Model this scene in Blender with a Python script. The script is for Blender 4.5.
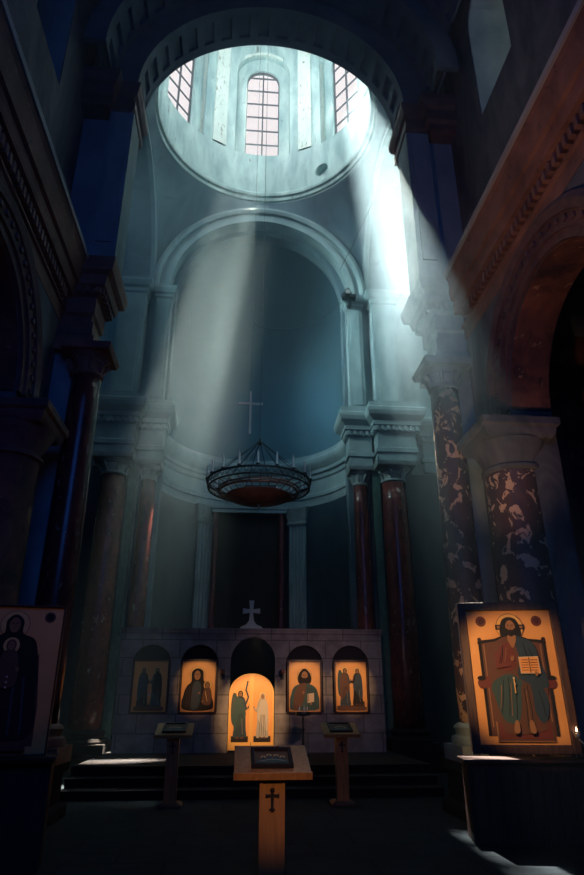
import bpy, bmesh, math, random
from mathutils import Vector, Matrix
random.seed(7)
PI = math.pi
for o in list(bpy.data.objects): bpy.data.objects.remove(o)
SC = bpy.context.scene
C = SC.collection

# ------------------------------------------------------------------ camera
cam = bpy.data.cameras.new('camera'); co = bpy.data.objects.new('camera', cam); C.objects.link(co)
co.location = (-.427, 0, 1.6)
co.rotation_euler = (math.radians(90 + 22.744), 0, math.radians(-4.855))
cam.sensor_fit = 'VERTICAL'; cam.sensor_height = 36; cam.lens = 36 * 626.5 / 875
cam.clip_start = .05; cam.clip_end = 300
SC.camera = co

# ------------------------------------------------------------------ light
SC.view_settings.view_transform = 'Standard'; SC.view_settings.look = 'None'
SC.view_settings.exposure = 0; SC.view_settings.gamma = 1; SC.view_settings.use_curve_mapping = False
SC.cycles.use_denoising = True
SC.cycles.max_bounces = 7; SC.cycles.diffuse_bounces = 4; SC.cycles.volume_bounces = 0
SC.cycles.transparent_max_bounces = 12
SC.cycles.volume_step_rate = 1.0; SC.cycles.volume_max_steps = 256
SC.cycles.sample_clamp_indirect = 4
SC.cycles.caustics_reflective = False; SC.cycles.caustics_refractive = False
w = bpy.data.worlds.new('world'); SC.world = w; w.use_nodes = True
w.node_tree.nodes['Background'].inputs[0].default_value = (1.0, .92, .94, 1)
w.node_tree.nodes['Background'].inputs[1].default_value = 1.4

def light(name, kind, loc, power, col, target=None, **kw):
    l = bpy.data.lights.new(name, kind); l.energy = power; l.color = col
    for k, v in kw.items(): setattr(l, k, v)
    o = bpy.data.objects.new(name, l); C.objects.link(o); o.location = loc
    if target is not None:
        o.rotation_euler = (Vector(target) - Vector(loc)).to_track_quat('-Z', 'Y').to_euler()
    return o

R_DRUM = 3.55; DC = (-.06, 14.45)
AZ = [0, 55, -55, 108, -108, 156, -156]
DAY = (1.0, .86, .90)
def azp(a, r, t=0.0):
    a = math.radians(a)
    return (DC[0] + r * math.sin(a) + t * math.cos(a), DC[1] + r * math.cos(a) - t * math.sin(a))
# daylight at the seven drum windows
for i, a in enumerate(AZ):
    x, y = azp(a, R_DRUM + .75); tx, ty = azp(a, 0)
    k = {0: 1, 55: .8, -55: 1, 108: .4, 156: .6, -108: 2.2, -156: 2.6}[a]
    light('drum_daylight', 'AREA', (x, y, 23.4), 7.2 * k * PI * 1.5 * 5.2, (.93, .97, 1.0), (tx, ty, 23.4), shape='RECTANGLE', size=1.5, size_y=5.2, spread=math.radians(100 if abs(a) < 100 else 140))
# the two shafts of low sun that the haze shows
def shaft(win, tgt, dist, power, col, ang, rad):
    W = Vector(win); T = Vector(tgt); d = (T - W).normalized()
    light('sun_shaft', 'SPOT', W - d * dist, power, col, tgt, spot_size=math.radians(ang), spot_blend=.1, shadow_soft_size=rad)
shaft((2.85, 16.48, 23.3), (2.93, 9.4, 7.2), 10, 1000000, (1.0, .97, .84), 20, .10)
shaft((0, 18.0, 23.3), (-2.05, 15.42, 7.6), 26, 8000000, (1.0, .93, .74), 7, .36)
# added area fills and one spot; no windows stand behind them
light('west_fill', 'AREA', (0, -2.8, 9.5), 150, (.045, .20, .95), (0, 12, 4), shape='RECTANGLE', size=5, size_y=6)  # unseen blue fill added behind the camera to lift shadows to navy
light('south_transept_fill', 'AREA', (7.2, 14.0, 15.2), 90, (.70, 1.0, .94), (4.6, 17.9, 13.2), shape='RECTANGLE', size=2.2, size_y=3.6)  # added fill for the right transept wall
light('transept_glow_spot', 'SPOT', (4.50, 17.0, 15.8), 3800, (1.0, .92, .86), (3.75, 10.6, 8.8), spot_size=math.radians(22), spot_blend=.9, shadow_soft_size=.35)  # spot added in mid-air to whiten the core of the haze glow
light('north_transept_fill', 'AREA', (-7.2, 14.0, 15.2), 25, (.25, .6, 1.0), (-4.4, 17.9, 13.2), shape='RECTANGLE', size=2.2, size_y=3.6)  # faint added fill in the left transept
light('north_transept_fill', 'AREA', (-7.6, 12.2, 16.2), 330, (.72, 1.0, .97), (4.1, 17.5, 12.6), shape='RECTANGLE', size=1.6, size_y=2.6, spread=math.radians(46))  # added beam across the crossing to brighten the right apse pier
light('apse_fill', 'AREA', (2.2, 19.4, 11.6), 24, (.15, .55, .85), (0, 22.2, 11), shape='RECTANGLE', size=.8, size_y=2)  # unseen fill added to tint the apse wall and half dome
light('clerestory_daylight', 'AREA', (5.35, 8.05, 14.0), 55, (.85, 1, .92), (4.2, 8.25, 14.0), shape='RECTANGLE', size=1.4, size_y=3.2)
WARM = (1.0, .56, .22)
def added_spot(tgt, loc, power, ang, col=WARM, blend=.6, rad=.04):  # unseen spots without fixtures, added to brighten icons, lectern, columns, cornice and cross
    light('added_spot', 'SPOT', loc, power, col, tgt, spot_size=math.radians(ang), spot_blend=blend, shadow_soft_size=rad)
for x, p in ((-2.45, 1), (-1.3, 170), (1.27, 210), (2.42, 210)):
    added_spot((x, 16.35, 1.94), (x * .9, 13.6, 3.1), p, 25)
added_spot((0, 16.35, 1.35), (0, 13.4, 2.9), 520, 33)
added_spot((1.5, 16.3, 2.2), (1.9, 12.2, 3.4), 90, 66, (1, .62, .55), 1.0)  # wide added fill over the screen stone
added_spot((3.3, 8.6, 1.9), (1.7, 6.3, 2.6), 230, 40)
added_spot((-2.8, 7.5, 2.1), (-1.9, 5.4, 2.9), 4, 44, (1, .5, .35))
added_spot((-.1, 5.68, 1.0), (-.35, 3.0, 1.9), 66, 22, (1, .52, .22), blend=.9)  # added spot on the foreground lectern
added_spot((3.75, 9.4, 5.4), (1.4, 5.8, 2.4), 300, 34, (1, .55, .32), 1.0, .1)
added_spot((3.9, 7.4, 9.3), (-1.0, 4.8, 3.2), 420, 52, (1, .55, .42), 1.0, .1)  # added warm fill on the right cornice
added_spot((-3.9, 8.6, 6.4), (-2.0, 5.8, 2.4), 9, 60, (1, .35, .3), 1.0, .1)

added_spot((-.2, 14.5, 7.6), (.6, 9.5, 4.6), 90, 34, (.75, .9, 1), .8)  # added cool spot on the hanging cross and chandelier
# ------------------------------------------------------------------ materials
def nm(name, rough=.8, metal=0):
    m = bpy.data.materials.new(name); m.use_nodes = True
    b = m.node_tree.nodes['Principled BSDF']; b.inputs['Roughness'].default_value = rough; b.inputs['Metallic'].default_value = metal
    return m, m.node_tree, b
def ramp(nt, fac, stops):
    r = nt.nodes.new('ShaderNodeValToRGB'); e = r.color_ramp.elements
    while len(e) < len(stops): e.new(.5)
    for i, (p, c) in enumerate(stops): e[i].position = p; e[i].color = (*c, 1)
    nt.links.new(fac, r.inputs[0]); return r.outputs[0]
def coords(nt, scale=(1, 1, 1)):
    t = nt.nodes.new('ShaderNodeTexCoord'); m = nt.nodes.new('ShaderNodeMapping'); m.inputs['Scale'].default_value = scale
    nt.links.new(t.outputs['Object'], m.inputs[0]); return m.outputs[0]
def noise(nt, v, s, det=6, dist=0, rough=.6):
    n = nt.nodes.new('ShaderNodeTexNoise'); n.inputs['Scale'].default_value = s; n.inputs['Detail'].default_value = det
    n.inputs['Distortion'].default_value = dist; n.inputs['Roughness'].default_value = rough
    nt.links.new(v, n.inputs['Vector']); return n.outputs['Fac']
def mixc(nt, f, a, b, mode='MIX'):
    m = nt.nodes.new('ShaderNodeMix'); m.data_type = 'RGBA'; m.blend_type = mode
    for sock, val in ((m.inputs[0], f), (m.inputs[6], a), (m.inputs[7], b)):
        if hasattr(val, 'links'): nt.links.new(val, sock)
        elif isinstance(val, tuple): sock.default_value = (*val, 1)
        else: sock.default_value = val
    return m.outputs[2]
def bump(nt, b, h, s=.3, d=.02):
    n = nt.nodes.new('ShaderNodeBump'); n.inputs['Strength'].default_value = s; n.inputs['Distance'].default_value = d
    nt.links.new(h, n.inputs['Height']); nt.links.new(n.outputs[0], b.inputs['Normal'])
def noisy(name, c1, c2, scale=2.5, rough=.85, stretch=(1, 1, 1), lo=.35, hi=.65, dist=0, bs=.3, extra=None, metal=0):
    m, nt, b = nm(name, rough, metal); v = coords(nt, stretch)
    f = noise(nt, v, scale, 8, dist); col = ramp(nt, f, [(lo, c1), (hi, c2)])
    if extra:
        f2 = noise(nt, v, extra[0], 5, .6); k = ramp(nt, f2, [(extra[1], (0, 0, 0)), (extra[1] + extra[3], (1, 1, 1))])
        col = mixc(nt, k, col, extra[2])
    nt.links.new(col, b.inputs['Base Color'])
    if bs: bump(nt, b, noise(nt, v, scale * 6, 4), bs)
    return m
def plain(name, c, rough=.6, metal=0, emit=None):
    m, nt, b = nm(name, rough, metal); b.inputs['Base Color'].default_value = (*c, 1)
    if emit: b.inputs['Emission Color'].default_value = (*c, 1); b.inputs['Emission Strength'].default_value = emit
    return m
def brickmat(name, c1, c2, mort, bw, bh, scale=1, axis='xz', rough=.8, ms=.012):
    m, nt, b = nm(name, rough); t = nt.nodes.new('ShaderNodeTexCoord'); s = nt.nodes.new('ShaderNodeSeparateXYZ'); cb = nt.nodes.new('ShaderNodeCombineXYZ')
    nt.links.new(t.outputs['Object'], s.inputs[0])
    nt.links.new(s.outputs[0 if axis[0] == 'x' else 1], cb.inputs[0]); nt.links.new(s.outputs[2 if axis[1] == 'z' else 1], cb.inputs[1])
    k = nt.nodes.new('ShaderNodeTexBrick'); k.inputs['Scale'].default_value = scale; k.inputs['Brick Width'].default_value = bw
    k.inputs['Row Height'].default_value = bh; k.inputs['Mortar Size'].default_value = ms
    k.inputs['Color1'].default_value = (*c1, 1); k.inputs['Color2'].default_value = (*c2, 1); k.inputs['Mortar'].default_value = (*mort, 1)
    nt.links.new(cb.outputs[0], k.inputs['Vector'])
    f = noise(nt, t.outputs['Object'], 3, 8); dk = ramp(nt, f, [(.3, (.45, .45, .45)), (.7, (1, 1, 1))])
    nt.links.new(mixc(nt, 1.0, k.outputs['Color'], dk, 'MULTIPLY'), b.inputs['Base Color'])
    bump(nt, b, f, .2)
    return m
M = {}
M['drum'] = noisy('drum_plaster', (.24, .38, .40), (.62, .78, .75), 1.6, .85, (1, 1, .28), .35, .66, .4, .3, (5, .66, (.16, .2, .19), .03))
M['drum_strip'] = noisy('drum_pilaster_plaster', (.60, .72, .67), (.80, .88, .82), 2.2, .85, (1, 1, .4), .3, .7, 0, .3, (11, .60, (.24, .26, .2), .03))
M['stone'] = noisy('pale_limestone', (.15, .24, .28), (.34, .45, .47), 1.5, .75, (1, 1, .6), .3, .7, .3, .35)
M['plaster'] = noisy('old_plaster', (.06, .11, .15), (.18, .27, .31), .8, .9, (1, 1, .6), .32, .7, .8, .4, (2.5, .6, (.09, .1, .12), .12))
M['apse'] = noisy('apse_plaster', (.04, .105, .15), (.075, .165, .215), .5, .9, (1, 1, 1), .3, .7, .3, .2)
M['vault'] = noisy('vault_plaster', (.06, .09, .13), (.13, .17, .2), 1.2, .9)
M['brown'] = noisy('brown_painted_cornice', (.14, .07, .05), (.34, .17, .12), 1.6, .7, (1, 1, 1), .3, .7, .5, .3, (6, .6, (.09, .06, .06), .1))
M['brownd'] = noisy('dark_carved_band', (.07, .04, .05), (.15, .08, .08), 5, .7)
M['lip'] = plain('weathered_lip', (.42, .42, .40), .7)
M['wallr'] = noisy('sooty_fresco', (.06, .07, .09), (.22, .22, .23), 1.3, .85, (1, 1, .35), .38, .7, 1.2, .4)
M['fresco'] = noisy('reddish_fresco', (.05, .025, .03), (.24, .09, .06), 1.4, .8, (1, 1, 1), .38, .62, .6, .4, (3, .62, (.34, .2, .12), .03))
M['peel'] = noisy('peeling_fresco_marble', (.045, .03, .05), (.12, .06, .06), 1.8, .55, (1, 1, .8), .35, .65, .5, .5, (5.5, .56, (.70, .48, .32), .02))
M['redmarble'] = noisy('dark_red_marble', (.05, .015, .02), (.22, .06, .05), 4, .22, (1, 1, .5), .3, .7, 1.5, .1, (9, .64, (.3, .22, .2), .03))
M['greenmarble'] = noisy('green_marble', (.03, .09, .08), (.10, .2, .17), 5, .3, (1, 1, .5), .3, .7, 1.5, .1)
M['low_shade'] = noisy('painted_shade_sheet', (.012, .03, .05), (.03, .065, .09), 1.5, .5, (1, 1, .4))  # near-black tone stands in for shade on the lower walls
M['capital'] = noisy('carved_limestone', (.2, .27, .28), (.38, .46, .45), 3, .7)
M['iconwall'] = brickmat('screen_ashlar', (.27, .25, .27), (.36, .32, .33), (.12, .11, .12), .9, .42)
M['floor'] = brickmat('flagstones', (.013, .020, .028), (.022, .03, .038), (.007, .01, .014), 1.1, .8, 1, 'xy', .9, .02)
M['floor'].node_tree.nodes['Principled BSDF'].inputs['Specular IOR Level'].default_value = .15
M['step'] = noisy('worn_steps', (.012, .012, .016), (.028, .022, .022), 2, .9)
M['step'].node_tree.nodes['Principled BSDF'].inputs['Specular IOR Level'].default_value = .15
M['wood'] = noisy('honey_wood', (.34, .15, .05), (.56, .27, .09), 3, .45, (9, 9, .9), .3, .7, .6, .1)
M['wooddark'] = noisy('dark_wood', (.05, .025, .025), (.11, .05, .04), 4, .5, (6, 6, .8))
M['frame'] = plain('dark_frame', (.035, .012, .012), .4)
M['gold'] = noisy('gold_ground', (.80, .35, .10), (.92, .47, .16), 1.6, .42, (1, 1, 1), .3, .7, 0, .05)
M['gold2'] = plain('halo_gold', (.85, .50, .16), .4)
M['dark'] = plain('icon_dark', (.014, .012, .018), .85)
M['blue'] = plain('icon_blue', (.018, .045, .08), .6)
M['teal'] = plain('icon_teal', (.028, .075, .085), .6)
M['red'] = plain('icon_red', (.15, .028, .022), .6)
M['brownp'] = plain('icon_brown', (.12, .045, .028), .6)
M['skin'] = plain('icon_flesh', (.32, .15, .07), .6)
M['skind'] = plain('icon_flesh_shade', (.10, .045, .028), .6)
M['white'] = plain('icon_white', (.65, .5, .36), .6)
M['grey'] = plain('icon_grey', (.42, .40, .38), .6)
M['greyl'] = plain('icon_pale_fold', (.55, .50, .45), .6)
M['iron'] = plain('wrought_iron', (.04, .05, .06), .45, .8)
M['bar'] = plain('window_bar', (.05, .06, .07), .6)
M['brass'] = noisy('old_brass', (.14, .05, .04), (.26, .11, .08), 6, .4, metal=.4)
M['candle'] = plain('wax', (.75, .80, .80), .5)
M['silver'] = plain('pale_metal', (.55, .55, .55), .35, .6)
M['crossm'] = plain('pale_cross_stone', (.42, .46, .48), .6)
M['crossw'] = plain('pale_cross_paint', (.80, .78, .76), .5)
M['cable'] = plain('cable', (.02, .03, .035), .6)
M['flame'] = plain('lamp_flame', (1, .55, .25), .5, 0, 14)
M['cloth'] = noisy('dark_cloth', (.02, .03, .04), (.06, .07, .08), 6, .8)
def glass(tint=.97):
    m = bpy.data.materials.new('window_glass'); m.use_nodes = True; nt = m.node_tree; nt.nodes.clear()
    o = nt.nodes.new('ShaderNodeOutputMaterial'); mx = nt.nodes.new('ShaderNodeMixShader'); t = nt.nodes.new('ShaderNodeBsdfTransparent'); g = nt.nodes.new('ShaderNodeBsdfGlossy')
    g.inputs['Roughness'].default_value = .1; mx.inputs[0].default_value = .06; t.inputs[0].default_value = (tint, tint, tint, 1)
    nt.links.new(t.outputs[0], mx.inputs[1]); nt.links.new(g.outputs[0], mx.inputs[2]); nt.links.new(mx.outputs[0], o.inputs[0]); return m
M['glass'] = glass(); M['glassd'] = glass(.4)

# ------------------------------------------------------------------ mesh helpers
class MB:
    def __init__(s): s.v = []; s.f = []; s.m = []; s.mats = []; s.cur = 0
    def mat(s, m):
        if m not in s.mats: s.mats.append(m)
        s.cur = s.mats.index(m); return s
    def add(s, vs, fs):
        n = len(s.v); s.v += [tuple(p) for p in vs]
        for f in fs: s.f.append([n + i for i in f]); s.m.append(s.cur)
        return s
    def box(s, x0, x1, y0, y1, z0, z1):
        vs = [(x, y, z) for z in (z0, z1) for y in (y0, y1) for x in (x0, x1)]
        return s.add(vs, [(0, 2, 3, 1), (4, 5, 7, 6), (0, 1, 5, 4), (2, 6, 7, 3), (0, 4, 6, 2), (1, 3, 7, 5)])
    def rings(s, rings, closed=True, cap=True):
        n = len(rings[0]); vs = [p for r in rings for p in r]; fs = []
        for i in range(len(rings) - 1):
            for j in range(n if closed else n - 1):
                a = i * n + j; b = i * n + (j + 1) % n
                fs.append((a, b, b + n, a + n))
        if cap: fs.append(tuple(reversed(range(n)))); fs.append(tuple(range((len(rings) - 1) * n, len(rings) * n)))
        return s.add(vs, fs)
    def moulded(s, x0, x1, y0, y1, prof):
        return s.rings([[(x0 - o, y0 - o, z), (x1 + o, y0 - o, z), (x1 + o, y1 + o, z), (x0 - o, y1 + o, z)] for z, o in prof])
    def lathe(s, cx, cy, prof, n=32, a0=0, a1=2 * PI, flute=0, cap=True):
        full = abs(a1 - a0 - 2 * PI) < 1e-6
        k = n if full else n + 1
        rr = []
        for z, r in prof:
            rr.append([(cx + (r - (flute * (j % 2))) * math.cos(a0 + (a1 - a0) * j / n), cy + (r - (flute * (j % 2))) * math.sin(a0 + (a1 - a0) * j / n), z) for j in range(k)])
        return s.rings(rr, full, full and cap)
    def tube(s, pts, r, n=8, taper=None):
        pts = [Vector(p) for p in pts]; rr = []; up = Vector((0, 0, 1))
        for i, p in enumerate(pts):
            d = (pts[min(i + 1, len(pts) - 1)] - pts[max(i - 1, 0)]).normalized()
            a = d.cross(up if abs(d.z) < .95 else Vector((1, 0, 0))).normalized(); b = d.cross(a)
            q = r if taper is None else taper[i]
            rr.append([p + a * q * math.cos(2 * PI * j / n) + b * q * math.sin(2 * PI * j / n) for j in range(n)])
        return s.rings(rr)
    def loopprof(s, paths):
        # paths: list of closed-section loops
        return s.rings(paths)
    def build(s, name, mat=None, parent=None, smooth=False, loc=None, label=None, bevel=0):
        me = bpy.data.meshes.new(name); me.from_pydata(s.v, [], s.f)
        ms = s.mats if s.mats else [mat]
        for m in ms: me.materials.append(M[m])
        if s.mats: me.polygons.foreach_set('material_index', s.m)
        bm = bmesh.new(); bm.from_mesh(me); bmesh.ops.recalc_face_normals(bm, faces=bm.faces); bm.to_mesh(me); bm.free()
        if smooth:
            me.polygons.foreach_set('use_smooth', [True] * len(me.polygons))
            if smooth == 'auto': me.set_sharp_from_angle(angle=math.radians(38))
        o = bpy.data.objects.new(name, me); C.objects.link(o)
        if parent: o.parent = parent
        if loc: o.location = loc
        if label: o['label'] = label
        if bevel:
            b = o.modifiers.new('bevel', 'BEVEL'); b.width = bevel; b.segments = 2; b.limit_method = 'ANGLE'
        return o
def struct(o, label=None):
    o['kind'] = 'structure'
    if label: o['label'] = label
    return o
def tag(o, label, cat, group=None):
    o['label'] = label; o['category'] = cat
    if group: o['group'] = group
    return o
def thing(name, label, cat, loc=(0, 0, 0), rz=0, group=None, rx=0):
    o = bpy.data.objects.new(name, None); C.objects.link(o); o.location = loc; o.rotation_euler = (rx, 0, rz); o.empty_display_size = .2
    return tag(o, label, cat, group)
def dup(root, loc, label, rz=None):
    r = root.copy(); C.objects.link(r); r.location = loc; r['label'] = label
    if rz is not None: r.rotation_euler = (root.rotation_euler[0], 0, rz)
    for ch in list(root.children):
        c = ch.copy(); C.objects.link(c); c.parent = r
        for g in ch.children:
            d = g.copy(); C.objects.link(d); d.parent = c
    return r
def cut(o, cutters):
    for c in cutters:
        b = o.modifiers.new('b', 'BOOLEAN'); b.operation = 'DIFFERENCE'; b.object = c; b.solver = 'EXACT'
    dg = bpy.context.evaluated_depsgraph_get(); me = bpy.data.meshes.new_from_object(o.evaluated_get(dg))
    o.modifiers.clear(); o.data = me
    for c in cutters: bpy.data.objects.remove(c)
def arch_outline(w, z0, zs, n=20, rz=None):
    rz = rz or w
    return [(-w, z0), (w, z0)] + [(w * math.cos(PI * i / n), zs + rz * math.sin(PI * i / n)) for i in range(n + 1)]
def arch_prism(w, z0, zs, fn, d0, d1, n=20, rz=None):
    # fn(u, d) -> (x, y)
    ol = arch_outline(w, z0, zs, n, rz); m = MB()
    m.rings([[(*fn(u, d0), z) for u, z in ol], [(*fn(u, d1), z) for u, z in ol]])
    return m
def arch_band(m, fn, zs, sec, n=48, rs=1.0, a0=0, a1=PI):
    # sweep closed section [(r, d)] round a half circle ; fn(u, d) -> (x, y)
    rr = []
    for i in range(n + 1):
        t = a0 + (a1 - a0) * i / n
        rr.append([(*fn(r * math.cos(t), d), zs + r * rs * math.sin(t)) for r, d in sec])
    m.rings(rr)
def coffer_band(m, fn, zs, r, d0, d1, nang, nrow, dep=.09, a0=0, a1=PI, thick=.25):
    # soffit at radius r made of recessed panels; solid shell behind
    P3 = lambda t, d, rr: (*fn(rr * math.cos(t), d), zs + rr * math.sin(t))
    for i in range(nang):
        ta, tb = a0 + (a1 - a0) * i / nang, a0 + (a1 - a0) * (i + 1) / nang
        for j in range(nrow):
            da, db = d0 + (d1 - d0) * j / nrow, d0 + (d1 - d0) * (j + 1) / nrow
            e = .2; tc, td = ta + (tb - ta) * e, tb - (tb - ta) * e; dc, dd = da + (db - da) * e, db - (db - da) * e
            o_ = [P3(ta, da, r), P3(tb, da, r), P3(tb, db, r), P3(ta, db, r)]
            i_ = [P3(tc, dc, r), P3(td, dc, r), P3(td, dd, r), P3(tc, dd, r)]
            b_ = [P3(tc, dc, r + dep), P3(td, dc, r + dep), P3(td, dd, r + dep), P3(tc, dd, r + dep)]
            fs = []
            for k in range(4):
                q = (k + 1) % 4
                fs.append((k, q, 4 + q, 4 + k)); fs.append((4 + k, 4 + q, 8 + q, 8 + k))
            fs.append((8, 9, 10, 11)); m.add(o_ + i_ + b_, fs)

# ------------------------------------------------------------------ floor, steps
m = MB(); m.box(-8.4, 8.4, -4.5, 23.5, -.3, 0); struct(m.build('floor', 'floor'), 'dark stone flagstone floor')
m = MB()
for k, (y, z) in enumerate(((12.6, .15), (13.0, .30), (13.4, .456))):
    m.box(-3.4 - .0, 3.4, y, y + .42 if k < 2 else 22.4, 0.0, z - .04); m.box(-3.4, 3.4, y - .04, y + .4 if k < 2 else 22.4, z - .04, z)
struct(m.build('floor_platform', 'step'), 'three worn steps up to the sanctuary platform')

# ------------------------------------------------------------------ drum and dome
m = MB(); n = 96
m.rings([[(DC[0] + r * math.cos(2 * PI * j / n), DC[1] + r * math.sin(2 * PI * j / n), z) for j in range(n)] for z, r in ((18.8, R_DRUM), (18.8, R_DRUM + .38), (27.6, R_DRUM + .38), (27.6, R_DRUM), (18.8, R_DRUM))], True, False)
bmv = m
drum = m.build('wall_drum', 'drum')
bm = bmesh.new(); bm.from_mesh(drum.data); bmesh.ops.remove_doubles(bm, verts=bm.verts, dist=1e-4); bmesh.ops.recalc_face_normals(bm, faces=bm.faces); bm.to_mesh(drum.data); bm.free()
cs = []
for a in AZ:
    fn = lambda u, d, a=a: azp(a, d, u)
    cs.append(arch_prism(.66, 20.95, 25.05, fn, 2.9, 4.6).build('c', 'drum'))
    cs.append(arch_prism(1.05, 20.85, 25.3, fn, 2.9, R_DRUM + .15).build('c', 'drum'))
for a in (38.0,):
    cm = MB(); p0 = azp(a, 3.0); p1 = azp(a, R_DRUM + .3); cm.tube([(p0[0], p0[1], 19.55), (p1[0], p1[1], 19.55)], .27, 24); cs.append(cm.build('c', 'drum'))
cut(drum, cs); struct(drum, 'pale streaked plaster drum under the dome')
m = MB()
for i, a in enumerate(AZ):
    for da in (-26.5, 26.5):
        if abs(a) > 100: continue
        c = a + da; hw = .21
        q = [azp(c, R_DRUM + .02, -hw), azp(c, R_DRUM + .02, hw), azp(c, R_DRUM - .07, hw), azp(c, R_DRUM - .07, -hw)]
        m.rings([[(x, y, 20.9) for x, y in q], [(x, y, 27.4) for x, y in q]])
struct(m.build('trim_1', 'drum_strip'), 'pale speckled pilaster strips between the drum windows')
m = MB()
for a in AZ:      # niche surrounds
    fn = lambda u, d, a=a: azp(a, d, u)
    arch_band(m, fn, 25.3, [(1.05, R_DRUM - .09), (1.19, R_DRUM - .09), (1.19, R_DRUM + .06), (1.05, R_DRUM + .06)], 24)
    for s in (-1, 1):
        q = [fn(s * 1.05, R_DRUM - .09), fn(s * 1.19, R_DRUM - .09), fn(s * 1.19, R_DRUM + .06), fn(s * 1.05, R_DRUM + .06)]
        m.rings([[(x, y, 20.85) for x, y in q], [(x, y, 25.3) for x, y in q]])
struct(m.build('trim_2', 'drum_strip'), 'raised plaster surrounds of the drum windows')
m = MB(); m.lathe(DC[0], DC[1], [(27.6 + R_DRUM * math.sin(t), R_DRUM * math.cos(t) + .001) for t in [PI / 2 * i / 16 for i in range(17)]], 64, cap=False)
struct(m.build('ceiling_dome', 'drum', smooth=True), 'plaster dome')
m = MB()  # ring cornice
pr = [(z, q + .12) for z, q in [(18.35, 3.55), (18.38, 3.42), (18.5, 3.40), (18.52, 3.33), (18.62, 3.30), (18.66, 3.22), (18.76, 3.20), (18.80, 3.26), (18.9, 3.3), (18.94, 3.42), (18.94, 3.75), (18.35, 3.75), (18.35, 3.55)]]
m.lathe(DC[0], DC[1], pr, 96, cap=False); 
ring = m.build('trim_3', 'drum', smooth='auto'); struct(ring, 'pale moulded ring cornice at the foot of the drum')

for i, a in enumerate(AZ):      # windows with bars and panes
    x, y = azp(a, R_DRUM + .28)
    e = bpy.data.objects.new('window_%d' % (i + 1), None); C.objects.link(e); e.location = (x, y, 0); e.rotation_euler = (0, 0, -math.radians(a)); struct(e, 'tall arched drum window with dark bars')
    m = MB(); W, Z0, ZS = .66, 20.95, 25.05
    m.box(-.025, .025, -.03, .03, Z0, ZS + W)
    for k in range(1, 7):
        z = Z0 + k * .74; hw = W if z < ZS else math.sqrt(max(0, W * W - (z - ZS) ** 2)); m.box(-hw, hw, -.025, .025, z - .02, z + .02)
    for s in (-1, 1): m.box(s * W - .035, s * W + .035, -.04, .04, Z0, ZS)
    m.box(-W, W, -.04, .04, Z0 - .03, Z0 + .04)
    arch_band(m, lambda u, d: (u, d), ZS, [(W - .04, -.04), (W + .03, -.04), (W + .03, .04), (W - .04, .04)], 20)
    m.build('window_frame', 'bar', e)
    m = MB(); ol = arch_outline(W, Z0, ZS); m.rings([[(u, -.004, z) for u, z in ol], [(u, .004, z) for u, z in ol]]); m.build('pane', 'glass', e)

# ------------------------------------------------------------------ pendentives
AX, AY0, AY1, ZSP = 3.7, 11.1, 17.9, 14.3
m = MB(); n = 128; rows = 10; hy = (AY1 - AY0) / 2; cyy = (AY1 + AY0) / 2
grid = []
for j in range(n):
    t = 2 * PI * j / n + PI / 4
    c, s = math.cos(t), math.sin(t)
    k = min(AX / abs(c) if abs(c) > 1e-6 else 9e9, hy / abs(s) if abs(s) > 1e-6 else 9e9)
    bx, by = c * k, s * k
    if abs(abs(by) - hy) < 1e-6: u = abs(bx) / AX; zb = ZSP + 3.55 * math.sqrt(max(0, 1 - min(1, abs(bx) / 3.55) ** 2)) if abs(bx) < 3.55 else ZSP
    else: zb = ZSP + 3.5 * math.sqrt(max(0, 1 - (abs(by) / hy) ** 2))
    col = []
    tx, ty, tz = c * 3.46, DC[1] - cyy + s * 3.46, 18.42
    for i in range(rows + 1):
        q = i / rows; e = q ** 1.0
        z = zb + (tz - zb) * q
        h = q * q * .55 + q * .45
        col.append((bx + (tx - bx) * h, cyy + by + (ty - by) * h, z))
    grid.append(col)
vs = [p for col in grid for p in col]; fs = []
for j in range(n):
    for i in range(rows):
        a = j * (rows + 1) + i; b = ((j + 1) % n) * (rows + 1) + i
        fs.append((a, b, b + 1, a + 1))
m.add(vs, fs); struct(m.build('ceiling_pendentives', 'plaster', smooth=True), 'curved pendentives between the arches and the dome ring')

# ------------------------------------------------------------------ east wall of the crossing with the apse arch
fx = lambda u, d: (u, d)
m = MB(); m.box(-8.4, 8.4, 17.9, 18.7, 0, 18.31); o = m.build('wall_east', 'stone')
cut(o, [arch_prism(3.05, -.5, ZSP, fx, 17.5, 19.0, 40).build('c', 'stone')]); struct(o, 'pale stone wall with the great arch of the apse')
m = MB()
arch_band(m, fx, ZSP, [(3.02, 17.62), (3.22, 17.62), (3.22, 17.70), (3.40, 17.70), (3.40, 17.60), (3.50, 17.56), (3.62, 17.60), (3.62, 17.92), (3.02, 17.92)], 56)
struct(m.build('trim_4', 'stone', smooth='auto'), 'moulded archivolt of the apse arch')
m = MB()
arch_band(m, fx, ZSP, [(2.86, 18.15), (3.10, 18.15), (3.10, 18.60), (2.86, 18.60)], 56); 
for s in (-1, 1): m.box(min(s * 2.86, s * 3.1), max(s * 2.86, s * 3.1), 18.15, 18.6, .45, ZSP)
struct(m.build('trim_5', 'plaster', smooth='auto'), 'inner rib of the apse arch')
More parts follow.
